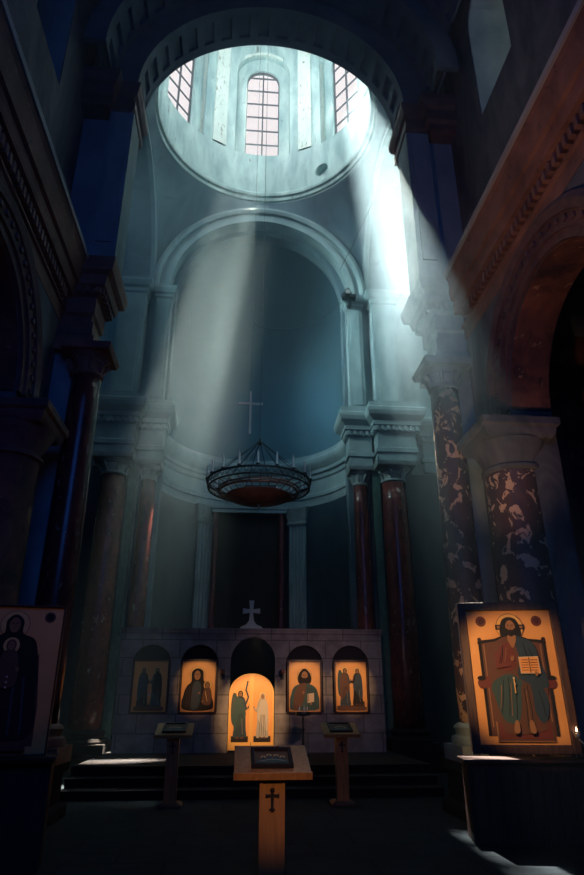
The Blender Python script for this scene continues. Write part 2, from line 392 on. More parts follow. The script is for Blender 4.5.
# apse shell
m = MB(); CA = (0, 18.9); RA = 3.3
m.lathe(CA[0], CA[1], [(.3, RA), (ZSP, RA)] + [(ZSP + RA * math.sin(t), RA * math.cos(t)) for t in [PI / 2 * i / 20 for i in range(1, 21)]], 64, -.06, PI + .06)
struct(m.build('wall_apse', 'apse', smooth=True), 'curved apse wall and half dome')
ENT = [(8.05, .02), (8.35, .02), (8.38, .07), (8.5, .07), (8.55, .02), (9.0, .02), (9.05, .08), (9.18, .08), (9.22, .16), (9.35, .16), (9.5, .30), (9.62, .34), (9.72, .34), (9.78, .28), (9.92, .28), (9.92, 0)]
m = MB(); m.lathe(CA[0], CA[1], [(.44, RA - .03), (7.98, RA - .03), (7.98, RA + .05)], 64, -.05, PI + .05); struct(m.build('trim_30', 'low_shade', smooth='auto'), 'dark sheet with shade painted in, on the lower apse wall')  # shade of the lower zone put into a dark sheet
m = MB(); m.box(-8.0, -3.05, 17.86, 17.92, .02, 8.0); struct(m.build('trim_31', 'low_shade'), 'dark sheet with shade painted in, left of the apse')
m = MB(); m.box(3.05, 8.0, 17.86, 17.92, .02, 8.0); struct(m.build('trim_32', 'low_shade'), 'dark sheet with shade painted in, right of the apse')
m = MB(); rr = []
for i in range(49):
    t = -.05 + (PI + .1) * i / 48
    rr.append([(CA[0] + (RA - o) * math.cos(t), CA[1] + (RA - o) * math.sin(t), z - .1) for z, o in ENT] + [(CA[0] + (RA + .1) * math.cos(t), CA[1] + (RA + .1) * math.sin(t), 9.8), (CA[0] + (RA + .1) * math.cos(t), CA[1] + (RA + .1) * math.sin(t), 7.95)])
m.rings(rr); struct(m.build('trim_6', 'stone', smooth='auto'), 'moulded cornice running round the apse')

def apse_xy(t, r): return (CA[0] + r * math.sin(t), CA[1] + r * math.cos(t))
labs = ['fluted pilaster on the apse wall right of the dark altar niche', 'fluted pilaster on the apse wall left of the dark altar niche']
for k, s in enumerate((1, -1)):
    t0 = s * .53; x, y = apse_xy(t0, RA - .02)
    e = thing('fluted_pilaster', labs[k], 'pilaster', (x, y, .456), -t0, 'fluted pilasters of the apse')
    m = MB(); m.moulded(-.34, .34, -.22, .02, [(0, .06), (.3, .06), (.34, .0), (1.5, 0), (1.54, .05), (1.7, .05), (1.75, 0)]); m.build('base', 'capital', e)
    m = MB(); m.box(-.32, .32, -.14, .02, 1.75, 6.9)
    for q in range(5): m.tube([(-.25 + q * .125, -.15, 1.8), (-.25 + q * .125, -.15, 6.85)], .04, 8)
    m.build('shaft', 'stone', e)
    m = MB(); m.moulded(-.33, .33, -.18, .02, [(6.85, 0), (6.9, .04), (6.97, .04), (7.0, .0), (7.3, .08), (7.45, .12), (7.5, .12)]); m.build('capital', 'capital', e)
# altar canopy: dark niche with red marble posts
e = thing('altar_niche', 'tall dark altar niche with red marble posts at the back of the apse', 'altar', (-.12, 21.5, .456))
m = MB(); m.box(-1.25, 1.25, .05, .18, 0, 7.3); m.build('back_panel', 'dark', e)
for s in (-1, 1):
    m = MB(); m.lathe(s * 1.15, -.06, [(.3, .13), (.35, .11), (7.1, .095), (7.2, .12)], 20); m.box(s * 1.15 - .17, s * 1.15 + .17, -.23, .05, 0, .3); m.build('post', 'redmarble', e, smooth='auto')
m = MB(); m.moulded(-1.3, 1.3, -.2, .2, [(7.2, 0), (7.3, 0), (7.34, .03), (7.44, .03)]); m.build('lintel', 'stone', e)
m = MB(); m.box(-.9, .9, -1.0, -.1, 0, 1.05); m.box(-1.0, 1.0, -1.08, -.05, 1.05, 1.13); tag(m.build('altar_table', 'cloth', loc=(-.12, 21.2, .456)), 'dark cloth-covered altar table behind the screen', 'altar table')

# ------------------------------------------------------------------ crossing piers, far side
def column(name, label, x, y, z0, z1, r, mat, group, capm='capital', ch=.55):
    e = thing(name, label, 'column', (x, y, z0), 0, group); H = z1 - z0
    m = MB(); a = r * 1.5; m.box(-a, a, -a, a, 0, .22)
    m.lathe(0, 0, [(.22, r * 1.42), (.27, r * 1.48), (.33, r * 1.42), (.36, r * 1.2), (.42, r * 1.22), (.46, r * 1.32), (.5, r * 1.22), (.53, r * 1.05)], 40)
    m.build('base', 'step' if z0 < .6 else capm, e, smooth='auto')
    m = MB(); m.lathe(0, 0, [(.53 + (H - ch - .53) * i / 12, r * (1.0 - .13 * (i / 12) ** 1.6)) for i in range(13)], 40); m.build('shaft', mat, e, smooth=True)
    m = MB(); q = r * .87
    m.lathe(0, 0, [(H - ch, q), (H - ch + .03, q * 1.12), (H - ch + .07, q * 1.12), (H - ch + .1, q), (H - ch * .62, q * 1.05), (H - ch * .5, q * 1.18), (H - ch * .42, q * 1.08), (H - ch * .3, q * 1.3), (H - .12, q * 1.48)], 40)
    a = r * 1.42; m.moulded(-a, a, -a, a, [(H - .12, 0), (H - .08, .02), (H, .04)])
    for k in range(8):       # leaf curls
        t = PI / 4 * k + PI / 8; m.tube([(q * 1.02 * math.cos(t), q * 1.02 * math.sin(t), H - ch + .1), (q * 1.22 * math.cos(t), q * 1.22 * math.sin(t), H - ch * .55), (q * 1.5 * math.cos(t), q * 1.5 * math.sin(t), H - ch * .45)], .04, 6)
    m.build('capital', capm, e, smooth='auto'); return e
def dentils(m, x0, x1, y0, y1, z0, z1, st=.17, w_=.09, d=.06, west=True):
    n = int((x1 - x0) / st)
    for i in range(n + 1):
        x = x0 + (x1 - x0 - w_) * i / max(1, n); m.box(x, x + w_, y0 - d, y0, z0, z1)
    n = int((y1 - y0) / st)
    for i in range(n + 1):
        y = y0 + (y1 - y0 - w_) * i / max(1, n)
        m.box(x0 - d, x0, y, y + w_, z0, z1); m.box(x1, x1 + d, y, y + w_, z0, z1)
tn = 7
for s, side in ((1, 'right'), (-1, 'left')):
    X = lambda a, b: (min(s * a, s * b), max(s * a, s * b))
    m = MB(); x0, x1 = X(2.82, 3.48); m.moulded(x0, x1, 17.45, 18.0, ENT); dentils(m, x0 - .08, x1 + .08, 17.37, 17.9, 9.05, 9.18)
    x0, x1 = X(3.6, 4.72); m.moulded(x0, x1, 17.0, 18.0, ENT); dentils(m, x0 - .09, x1 + .09, 16.91, 17.9, 9.05, 9.19)
    x0, x1 = X(5.2, 8.3); m.moulded(x0 , x1, 17.75, 18.0, ENT); dentils(m, x0 - .08, x1 , 17.67, 17.9, 9.05, 9.18)
    struct(m.build('trim_%d' % tn, 'stone'), 'dentilled stone entablature of the %s apse pier' % side); tn += 1
    m = MB()
    x0, x1 = X(2.92, 3.42); m.box(x0, x1, 17.62, 17.95, 9.9, 13.85); a, b = X(3.02, 3.32); m.box(a, b, 17.59, 17.63, 10.2, 13.7); m.moulded(x0, x1, 17.62, 17.95, [(13.85, 0), (13.9, .05), (14.0, .05), (14.05, .1), (14.2, .14), (14.3, .14)])
    x0, x1 = X(3.7, 4.5); m.box(x0, x1, 17.3, 17.95, 9.9, 13.8); a, b = X(3.82, 4.38); m.box(a, b, 17.27, 17.3, 10.2, 13.6); m.moulded(x0, x1, 17.3, 17.95, [(13.8, 0), (13.85, .05), (13.98, .05), (14.05, .12), (14.2, .18), (14.3, .18)])
    x0, x1 = X(3.45, 3.66); m.box(x0, x1, 17.7, 17.95, .456, 8.1)
    struct(m.build('wall_pier_%s' % side, 'stone'), 'pale pilasters of the %s apse pier' % side)
    m = MB(); x0, x1 = X(3.46, 3.68); m.box(x0, x1, 17.45, 17.7, .456, 8.06); struct(m.build('trim_%d' % tn, 'greenmarble'), 'green marble strip between the columns beside the apse, %s side' % side); tn += 1
    nb = 'the screen' 
    column('marble_column', 'slim red marble column beside the %s end of the apse opening, above the screen' % side, s * 3.13, 17.68, .456, 8.05, .24, 'redmarble', 'red marble columns flanking the apse')
    column('marble_column', 'thick dark red marble column just outside the %s end of the stone screen' % side, s * 4.08, 17.38, .40, 8.05, .40, 'redmarble', 'red marble columns flanking the apse')
    m = MB(); x0, x1 = X(3.405, 5.0); m.box(x0, x1, 16.4, 18.0, 0, .40); m.box(x0, X(3.405, 5.05)[1] if s > 0 else x1, 16.35, 18.0, .34, .40); struct(m.build('trim_%d' % tn, 'step'), 'stone plinth under the %s apse columns' % side); tn += 1
    # transept arch (side of crossing)
    fy = lambda u, d, s=s: (s * d, 14.5 + u)
    m = MB(); x0, x1 = X(3.7, 4.5); m.box(x0, x1, 11.05, 18.0, 13.0, 19.0); o = m.build('wall_transept_arch_%s' % side, 'plaster')
    cut(o, [arch_prism(3.2, 12.0, ZSP, fy, 3.3, 4.9, 40).build('c', 'plaster')]); struct(o, '%s side arch of the crossing' % side)
    m = MB(); arch_band(m, fy, ZSP, [(3.16, 3.58), (3.30, 3.58), (3.30, 3.63), (3.42, 3.63), (3.48, 3.56), (3.54, 3.6), (3.54, 3.72), (3.16, 3.72)], 48); struct(m.build('trim_%d' % tn, 'stone', smooth='auto'), 'archivolt of the %s side arch' % side); tn += 1
    # transept shell
    m = MB(); x0, x1 = X(8.0, 8.4); m.box(x0, x1, 11.0, 18.0, 0, 19.0); x0, x1 = X(3.6, 8.4); m.box(x0, x1, 11.0, 11.1, 0, 19.0)
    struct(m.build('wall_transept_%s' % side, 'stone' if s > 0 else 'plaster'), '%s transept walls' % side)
    m = MB(); rr = []
    x0, x1 = (4.5, 8.4) if s > 0 else (-8.4, -4.5)
    for i in range(25):
        t = PI * i / 24; rr.append([(x, 14.5 + r * math.cos(t), ZSP + .3 + r * math.sin(t)) for x, r in ((x0, 3.25), (x1, 3.25), (x1, 3.45), (x0, 3.45))])
    m.rings(rr); m.box(x0, x1, 11.2, 18.2, 18.0, 19.0) ; struct(m.build('ceiling_transept_%s' % side, 'plaster'), '%s transept vault' % side)

# ------------------------------------------------------------------ near piers of the crossing (both sides), nave walls
NENT = [(7.95, 0), (8.05, .06), (8.3, .06), (8.34, .0), (8.45, .0), (8.5, .06), (8.85, .06), (8.9, .14), (9.02, .14), (9.06, .22), (9.25, .26), (9.32, .36), (9.5, .40), (9.6, .40)]
for s, side in ((1, 'right'), (-1, 'left')):
    X = lambda a, b: (min(s * a, s * b), max(s * a, s * b))
    bm_ = 'brown' if s < 0 else 'stone'
    m = MB()
    x0, x1 = X(3.55, 4.6); m.box(x0, x1, 10.55, 11.1, 0, 8.1)
    x0, x1 = X(3.04, 3.55); m.box(x0, x1, 10.2, 10.95, 9.6, 13.5); a, b = X(3.14, 3.45); m.box(a, b, 10.17, 10.2, 9.95, 13.3)
    x0, x1 = X(3.3, 4.6); m.box(x0, x1, 10.4, 11.1, 9.6, 19.0)
    struct(m.build('wall_near_pier_%s' % side, 'stone'), 'near %s pier of the crossing' % side)
    m = MB(); x0, x1 = X(3.42, 4.5); m.moulded(x0, x1, 10.58, 11.3, NENT); dentils(m, x0 - .14, x1 + .14, 10.44, 11.4, 8.9, 9.02)
    m.moulded(x0, X(3.42, 4.0)[1] if s > 0 else x1, 10.58, 11.2, [(7.6, .2), (7.75, .2), (7.8, .12), (7.96, .12)])
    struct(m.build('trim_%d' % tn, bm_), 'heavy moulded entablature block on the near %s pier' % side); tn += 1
    m = MB(); x0, x1 = X(3.16, 3.6); m.moulded(x0, x1, 10.3, 11.2, [(13.45, .05), (13.6, .05), (13.65, .12), (13.85, .12), (13.9, .05), (14.0, .05), (14.05, .14), (14.2, .2), (14.35, .2)])
    x0, x1 = X(3.55, 4.2); m.moulded(x0, x1, 10.0, 11.2, [(13.45, .0), (13.6, .0), (13.65, .1), (13.85, .1), (13.9, .05), (14.0, .05), (14.05, .14), (14.2, .2), (14.35, .2)])
    struct(m.build('trim_%d' % tn, 'brownd'), 'stepped impost block high on the near %s pier' % side); tn += 1
    # nave wall below the cornice
    fy = lambda u, d, s=s: (s * d, 7.40 + u); fy2 = lambda u, d, s=s: (s * d, 2.2 + u); fy3 = lambda u, d, s=s: (s * d, -2 + u)
    m = MB(); x0, x1 = X(3.98, 4.7); m.box(x0, x1, -4.4, 10.6, 0, 9.0); o = m.build('wall_nave_%s' % side, 'wallr')
    cut(o, [arch_prism(1.68, -.5, 6.05, f, 3.3, 5.2, 32).build('c', 'wallr') for f in (fy, fy2)]); struct(o, '%s nave wall below the cornice' % side)
    m = MB()
    for f in (fy, fy2):
        arch_band(m, f, 6.05, [(1.66, 3.93), (1.80, 3.93), (1.80, 3.88), (2.02, 3.88), (2.02, 3.83), (2.15, 3.79), (2.25, 3.85), (2.25, 3.99), (1.66, 3.99)], 48)
        for q in range(26):   # beads round the arch
            t = PI * (q + .5) / 26; x, y = f(1.92 * math.cos(t), 3.87); m.box(x - .03, x + .03, y - .04, y + .04, 6.05 + 1.92 * math.sin(t) - .04, 6.05 + 1.92 * math.sin(t) + .04)
    struct(m.build('trim_%d' % tn, 'brownd', smooth='auto'), 'carved archivolt of the %s side arcade' % side); tn += 1
    m = MB()
    arch_band(m, fy, 6.05, [(1.655, 4.02), (1.675, 4.02), (1.675, 4.68), (1.655, 4.68)], 40)
    struct(m.build('trim_%d' % tn, 'fresco', smooth='auto'), 'painted reddish soffit of the %s side arch' % side); tn += 1
    # long cornice
    prof = [(8.30, 3.66), (8.30, 3.60), (8.45, 3.58), (8.50, 3.50), (8.86, 3.48), (8.88, 3.40)]
    m = MB()
    def run(prof, mat, y0=-4.4, y1=10.5):
        m.mat(mat); m.rings([[(s * (x + .37), y0, z) for z, x in prof], [(s * (x + .37), y1, z) for z, x in prof]])
    run([(8.25, 3.7), (8.25, 3.60), (8.5, 3.58), (8.52, 3.53), (8.56, 3.53), (8.56, 3.7)], 'brown')
    run([(8.56, 3.7), (8.56, 3.60), (8.84, 3.60), (8.84, 3.7)], 'brownd')
    run([(8.84, 3.7), (8.84, 3.42), (8.90, 3.40), (9.06, 3.38), (9.08, 3.32), (9.42, 3.24), (9.48, 3.2), (9.50, 3.7)], 'brown')
    run([(9.50, 3.96), (9.50, 3.17), (9.60, 3.16), (9.62, 3.2), (9.62, 3.96)], 'lip')
    m.mat('brown')
    n = 90
    for i in range(n):
        y = -4 + 14.3 * i / n; a, b = X(3.84, 3.98); m.box(a, b, y, y + .085, 8.62, 8.80)
    struct(m.build('trim_%d' % tn), 'long brown dentilled cornice along the %s nave wall' % side); tn += 1
    # upper wall; window on the right, left recess closed to keep daylight out
    m = MB(); x0, x1 = X(4.15, 5.2); m.box(x0, x1, -4.4, 10.6, 9.0, 16.2); o = m.build('wall_clerestory_%s' % side, 'wallr')
    fc = lambda u, d, s=s: (s * d, 8.05 + u); fc2 = lambda u, d, s=s: (s * d, 2.2 + u)
    cut(o, [arch_prism(.75, 12.45, 14.9, f, 3.6, 5.6 if s > 0 else 5.0, 24).build('c', 'wallr') for f in (fc,)]); struct(o, '%s upper nave wall with a deep arched recess' % side)
    m = MB(); arch_band(m, fc, 14.9, [(.73, 4.17), (.747, 4.17), (.747, 5.1), (.73, 5.1)], 24)
    for q in (-1, 1): m.box(*X(4.17, 5.1), min(8.05 + q * .73, 8.05 + q * .747), max(8.05 + q * .73, 8.05 + q * .747), 12.46, 14.9)
    struct(m.build('trim_%d' % tn, 'stone' ), 'pale plaster reveal of the %s upper recess' % side); tn += 1
    if s > 0:
     e = bpy.data.objects.new('window_%d' % (8 if s > 0 else 9), None); C.objects.link(e); e.location = (s * 5.12, 8.05, 0); struct(e, 'deep-set arched window high in the %s nave wall' % side)
     m = MB(); m.box(-.03, .03, -.025, .025, 12.47, 15.6)
     for k in range(4): m.box(-.025, .025, -.73, .73, 12.9 + k * .55, 12.94 + k * .55)
     for q in (-1, 1): m.box(-.04, .04, q * .72 - .03, q * .72 + .02, 12.47, 14.9)
     m.build('window_frame', 'bar', e)
     ol = arch_outline(.73, 12.47, 14.9); m = MB(); m.rings([[(-.004, u, z) for u, z in ol], [(.004, u, z) for u, z in ol]]); m.build('pane', 'glassd', e)
    # aisle shell
    m = MB(); x0, x1 = X(6.6, 7.0); m.box(x0, x1, -4.4, 11.5, 0, 9); x0, x1 = X(4.6, 6.7); m.box(x0, x1, 10.7, 10.95, 0, 9.0)
    struct(m.build('wall_aisle_%s' % side, 'fresco'), 'reddish %s aisle wall seen through the arch' % side)
    m = MB(); x0, x1 = X(4.3, 7.0); m.box(x0, x1, -4.4, 11.5, 8.6, 9.0); struct(m.build('ceiling_aisle_%s' % side, 'vault'), '%s aisle ceiling' % side)
    # giant order column in front of the pier
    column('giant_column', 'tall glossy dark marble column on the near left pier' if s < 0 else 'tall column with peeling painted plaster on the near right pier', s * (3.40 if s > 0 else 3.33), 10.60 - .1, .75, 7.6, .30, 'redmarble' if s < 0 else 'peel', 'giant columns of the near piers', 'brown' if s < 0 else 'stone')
    # respond of the side arch
    e = thing('arcade_column', 'stout round column with flaking fresco beside the large enthroned icon' if s > 0 else 'stout dark painted column above the left wall icon', 'column', (s * 4.02, 9.45, 0), 0, 'stout arcade columns')
    m = MB(); m.lathe(0, 0, [(.9, .50), (1.0, .52), (1.1, .46), (5.02, .43)], 40); m.build('shaft', 'peel' if s > 0 else 'fresco', e, smooth='auto')
    m = MB(); m.lathe(0, 0, [(5.0, .43), (5.03, .48), (5.08, .48), (5.12, .43), (5.2, .45), (5.4, .56), (5.5, .6)], 40); m.moulded(-.52, .52, -.52, .52, [(5.5, .0), (5.56, .05), (5.66, .07), (5.7, .12), (5.82, .12)]); m.build('capital', 'brownd' if s < 0 else 'wallr', e, smooth='auto')
    m = MB(); m.moulded(-.62, .62, -.62, .62, [(0, .06), (.15, .06), (.18, 0), (.75, 0), (.8, .06), (.9, .06)]); m.build('pedestal', 'step', e)
    m = MB(); x0, x1 = X(3.02, 3.6); m.moulded(x0, x1, 10.2, 11.0, [(0, .12), (.15, .12), (.2, .03), (.58, .03), (.62, .1), (.75, .1)]); struct(m.build('trim_%d' % tn, 'step'), 'square plinth under the giant %s column' % side); tn += 1

# west crossing arch, stepped and coffered
m = MB()
coffer_band(m, fx, 14.3, 3.04, 10.2, 11.08, 20, 1)
coffer_band(m, fx, 14.3, 3.55, 9.2, 10.16, 20, 1, .1)
coffer_band(m, fx, 14.3, 3.95, 7.6, 9.2, 20, 1, .12, .25, PI - .25)
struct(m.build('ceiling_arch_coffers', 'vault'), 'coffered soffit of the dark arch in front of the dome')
m = MB()
arch_band(m, fx, 14.3, [(3.03, 11.04), (3.03, 11.12), (4.6, 11.12), (4.6, 11.04)], 60)
arch_band(m, fx, 14.3, [(3.03, 10.14), (3.60, 10.14), (3.60, 10.24), (3.03, 10.24)], 60)
arch_band(m, fx, 14.3, [(3.54, 9.12), (4.00, 9.12), (4.00, 9.24), (3.54, 9.24)], 60)
arch_band(m, fx, 14.3, [(3.20, 10.2), (3.25, 10.2), (3.25, 11.1), (3.20, 11.1)], 60)
arch_band(m, fx, 14.3, [(3.70, 9.2), (3.75, 9.2), (3.75, 10.2), (3.70, 10.2)], 60)
struct(m.build('trim_%d' % tn, 'vault', smooth='auto'), 'edge mouldings of the coffered arch'); tn += 1
m = MB(); rr = []
for i in range(33):
    t = PI * i / 32; rr.append([(r * math.cos(t), y, 16.1 + r * math.sin(t)) for y, r in ((-4.4, 4.17), (10.3, 4.17), (10.3, 4.4), (-4.4, 4.4))])
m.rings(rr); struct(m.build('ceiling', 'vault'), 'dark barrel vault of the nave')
m = MB(); m.box(-8.4, 8.4, 10.5, 10.8, 19.0, 20.5); m.box(-4.6, 4.6, 11.05, 11.1, 17.4, 19.0); m.box(-8.4, 8.4, -4.6, -4.4, 0, 20)
m.box(-8.4, 8.4, 10.6, 11.1, 18.0, 19.0)
struct(m.build('wall_west', 'vault'), 'west wall behind the visitor')
m = MB(); ncut = MB()
m.box(-8.4, -3.6, 10.6, 18.8, 18.9, 19.1); m.box(3.6, 8.4, 10.6, 18.8, 18.9, 19.1); m.box(-4, 4, 18.1, 18.9, 18.9, 19.1)
struct(m.build('ceiling_crossing', 'vault'), 'roof over the corners of the crossing')

# ------------------------------------------------------------------ haze
m = MB(); m.box(-4.9, 8.3, -4.2, 22.0, .02, 20.5)
hz = m.build('incense_haze', 'dark'); hm = bpy.data.materials.new('haze'); hm.use_nodes = True; nt = hm.node_tree; nt.nodes.clear()
out = nt.nodes.new('ShaderNodeOutputMaterial'); pv = nt.nodes.new('ShaderNodeVolumePrincipled')
pv.inputs['Color'].default_value = (.60, .84, .98, 1); pv.inputs['Anisotropy'].default_value = .6
tc = nt.nodes.new('ShaderNodeTexCoord'); sp = nt.nodes.new('ShaderNodeSeparateXYZ'); nt.links.new(tc.outputs['Object'], sp.inputs[0])
dv = nt.nodes.new('ShaderNodeMath'); dv.operation = 'DIVIDE'; dv.inputs[1].default_value = 27.0; nt.links.new(sp.outputs[2], dv.inputs[0])
mr = nt.nodes.new('ShaderNodeFloatCurve'); cv = mr.mapping.curves[0]
for q, (zz, dd) in enumerate(((0, .08), (3.5, .10), (6, .26), (8.5, .9), (11.5, 1.0), (14, .55), (16.5, .22), (27, .0))):
    if q < 2: cv.points[q].location = (zz / 27, dd)
    else: cv.points.new(zz / 27, dd)
for pt in cv.points: pt.handle_type = 'VECTOR'
mr.mapping.update(); nt.links.new(dv.outputs[0], mr.inputs['Value'])
m2 = nt.nodes.new('ShaderNodeMapRange'); m2.interpolation_type = 'SMOOTHSTEP'; m2.inputs[1].default_value = 5.5; m2.inputs[2].default_value = 10.5; m2.inputs[3].default_value = .014; m2.inputs[4].default_value = .036
nt.links.new(sp.outputs[1], m2.inputs[0]); mm = nt.nodes.new('ShaderNodeMath'); mm.operation = 'MULTIPLY'
nt.links.new(mr.outputs[0], mm.inputs[0]); nt.links.new(m2.outputs[0], mm.inputs[1]); nt.links.new(mm.outputs[0], pv.inputs['Density']); nt.links.new(pv.outputs[0], out.inputs['Volume'])
hz.data.materials.clear(); hz.data.materials.append(hm); tag(hz, 'faint incense haze that shows the two shafts of light', 'haze'); hz['kind'] = 'stuff'

# ------------------------------------------------------------------ stone screen (iconostasis)
YS = 16.37
e = thing('icon_screen', 'low pale stone screen wall with arched niches and a central doorway', 'screen', (0, YS, .456))
m = MB(); m.box(-3.22, 3.22, 0, .42, 0, 2.68); o = m.build('wall_body', 'iconwall', e)
cs = []
for x in (-2.45, -1.30, 1.27, 2.42):
    f = lambda u, d, x=x: (x + u, d)
    cs.append(arch_prism(.46, .87, 1.95, f, -.1, .16, 24).build('c', 'iconwall'))
cs.append(arch_prism(.545, -.2, 2.05, fx, -.3, .8, 28).build('c', 'iconwall'))
bpy.context.view_layer.update()
o.parent = None; cut(o, cs); o.parent = e
m = MB(); m.moulded(-3.22, 3.22, 0, .42, [(2.66, 0), (2.69, .03), (2.72, .03), (2.78, .05), (2.80, .05)]); m.build('coping', 'iconwall', e, label='plain coping slab')
for x in (-2.45, -1.30, 1.27, 2.42):
    m = MB(); ol = arch_outline(.455, .875, 1.948, 24); m.rings([[(x + u, .12, z) for u, z in ol], [(x + u, .155, z) for u, z in ol]]); m.build('niche_lining', 'dark', e, label='dark niche lining')
m = MB()     # flared base and cross standing on the coping
e = thing('screen_cross', 'small pale cross with flared ends standing on top of the stone screen', 'cross', (-.06, YS + .2, 3.256))
ol = [(-.30, 0), (.30, 0), (.26, .06), (.12, .12), (.07, .2), (-.07, .2), (-.12, .12), (-.26, .06)]
m.rings([[(x, -.06, z) for x, z in ol], [(x, .06, z) for x, z in ol]]); m.build('foot', 'crossm', e)
def flared(cx, cz, up, dn, arm, t, fl):
    return [(cx - fl, cz + up), (cx + fl, cz + up), (cx + t, cz + t), (cx + arm, cz + fl), (cx + arm, cz - fl), (cx + t, cz - t), (cx + fl, cz - dn), (cx - fl, cz - dn), (cx - t, cz - t), (cx - arm, cz - fl), (cx - arm, cz + fl), (cx - t, cz + t)]
ol = flared(0, .45, .26, .27, .22, .04, .065)
m = MB(); m.rings([[(x, -.04, z) for x, z in ol], [(x, .04, z) for x, z in ol]]); m.build('cross_body', 'crossm', e)

# ------------------------------------------------------------------ icon painting helpers
def smooth_loop(pts, k=5):
    n = len(pts); out = []
    for i in range(n):
        p0, p1, p2, p3 = (Vector(pts[(i + j - 1) % n]) for j in range(4))
        for q in range(k):
            t = q / k
            out.append(tuple(.5 * ((2 * p1) + (p2 - p0) * t + (2 * p0 - 5 * p1 + 4 * p2 - p3) * t * t + (3 * p1 - p0 - 3 * p2 + p3) * t ** 3)))
    return out
class Paint:
    def __init__(s, y=0): s.m = MB(); s.y = y; s.st = .0009; s.clip = None
    def poly(s, mat, pts, smooth=True):
        if smooth: pts = smooth_loop(pts)
        if s.clip: pts = [(min(max(a, s.clip[0]), s.clip[1]), min(max(b, s.clip[2]), s.clip[3])) for a, b in pts]
        s.y -= s.st; s.m.mat(mat); n = len(pts); y = s.y
        s.m.add([(a, y, b) for a, b in pts], [tuple(range(n))])
        return s
    def disc(s, mat, cx, cz, rx, rz=None, n=28):
        rz = rz or rx; return s.poly(mat, [(cx + rx * math.cos(2 * PI * i / n), cz + rz * math.sin(2 * PI * i / n)) for i in range(n)], False)
    def rect(s, mat, x0, x1, z0, z1): return s.poly(mat, [(x0, z0), (x1, z0), (x1, z1), (x0, z1)], False)
    def line(s, mat, pts, w):
        L, R_ = [], []
        for i, p in enumerate(pts):
            a = Vector(pts[max(i - 1, 0)]); b = Vector(pts[min(i + 1, len(pts) - 1)]); d = (b - a).normalized(); nrm = Vector((-d.y, d.x)) * w / 2
            L.append(tuple(Vector(p) + nrm)); R_.append(tuple(Vector(p) - nrm))
        return s.poly(mat, L + R_[::-1], False)
    def face(s, cx, cz, r, hair='dark', beard=None, veil=None, skin='skin'):
        s.disc(veil or hair, cx, cz + .02 * r, r * 1.05, r * 1.28)
        s.disc(skin, cx, cz - .05 * r, r * .68, r * .98)
        if beard: s.poly(beard, [(cx - .66 * r, cz - .2 * r), (cx - .3 * r, cz - .42 * r), (cx, cz - .36 * r), (cx + .3 * r, cz - .42 * r), (cx + .66 * r, cz - .2 * r), (cx + .5 * r, cz - 1.0 * r), (cx, cz - 1.4 * r), (cx - .5 * r, cz - 1.0 * r)])
        for q in (-1, 1):
            s.disc('dark', cx + q * .27 * r, cz + .12 * r, .13 * r, .07 * r, 12); s.line('skind', [(cx + q * .12 * r, cz + .27 * r), (cx + q * .3 * r, cz + .33 * r), (cx + q * .46 * r, cz + .25 * r)], .06 * r)
        s.line('skind', [(cx + .02 * r, cz + .2 * r), (cx + .05 * r, cz - .2 * r), (cx - .06 * r, cz - .25 * r)], .07 * r)
        s.line('red', [(cx - .16 * r, cz - .45 * r), (cx + .16 * r, cz - .45 * r)], .08 * r)
    def halo(s, cx, cz, r, mat='gold2'): s.disc('brownp', cx, cz, r * 1.04, None, 40); s.disc(mat, cx, cz, r, None, 40)
    def hand(s, x, z, r, a=0, mat='skin'):
        ca, sa = math.cos(a), math.sin(a)
        def T(u, v): return (x + r * (u * ca - v * sa), z + r * (u * sa + v * ca))
        s.poly(mat, [T(-.4, -.5), T(.4, -.5), T(.5, .3), T(0, .5), T(-.5, .3)])
        for k in range(4): s.line(mat, [T(-.36 + .24 * k, .2), T(-.42 + .28 * k, 1.0 + (.15 if k in (1, 2) else 0))], .2 * r)
        s.line(mat, [T(.4, -.2), T(.85, .3)], .2 * r)
    def build(s, name, parent, label=None): return s.m.build(name, None, parent, label=label)

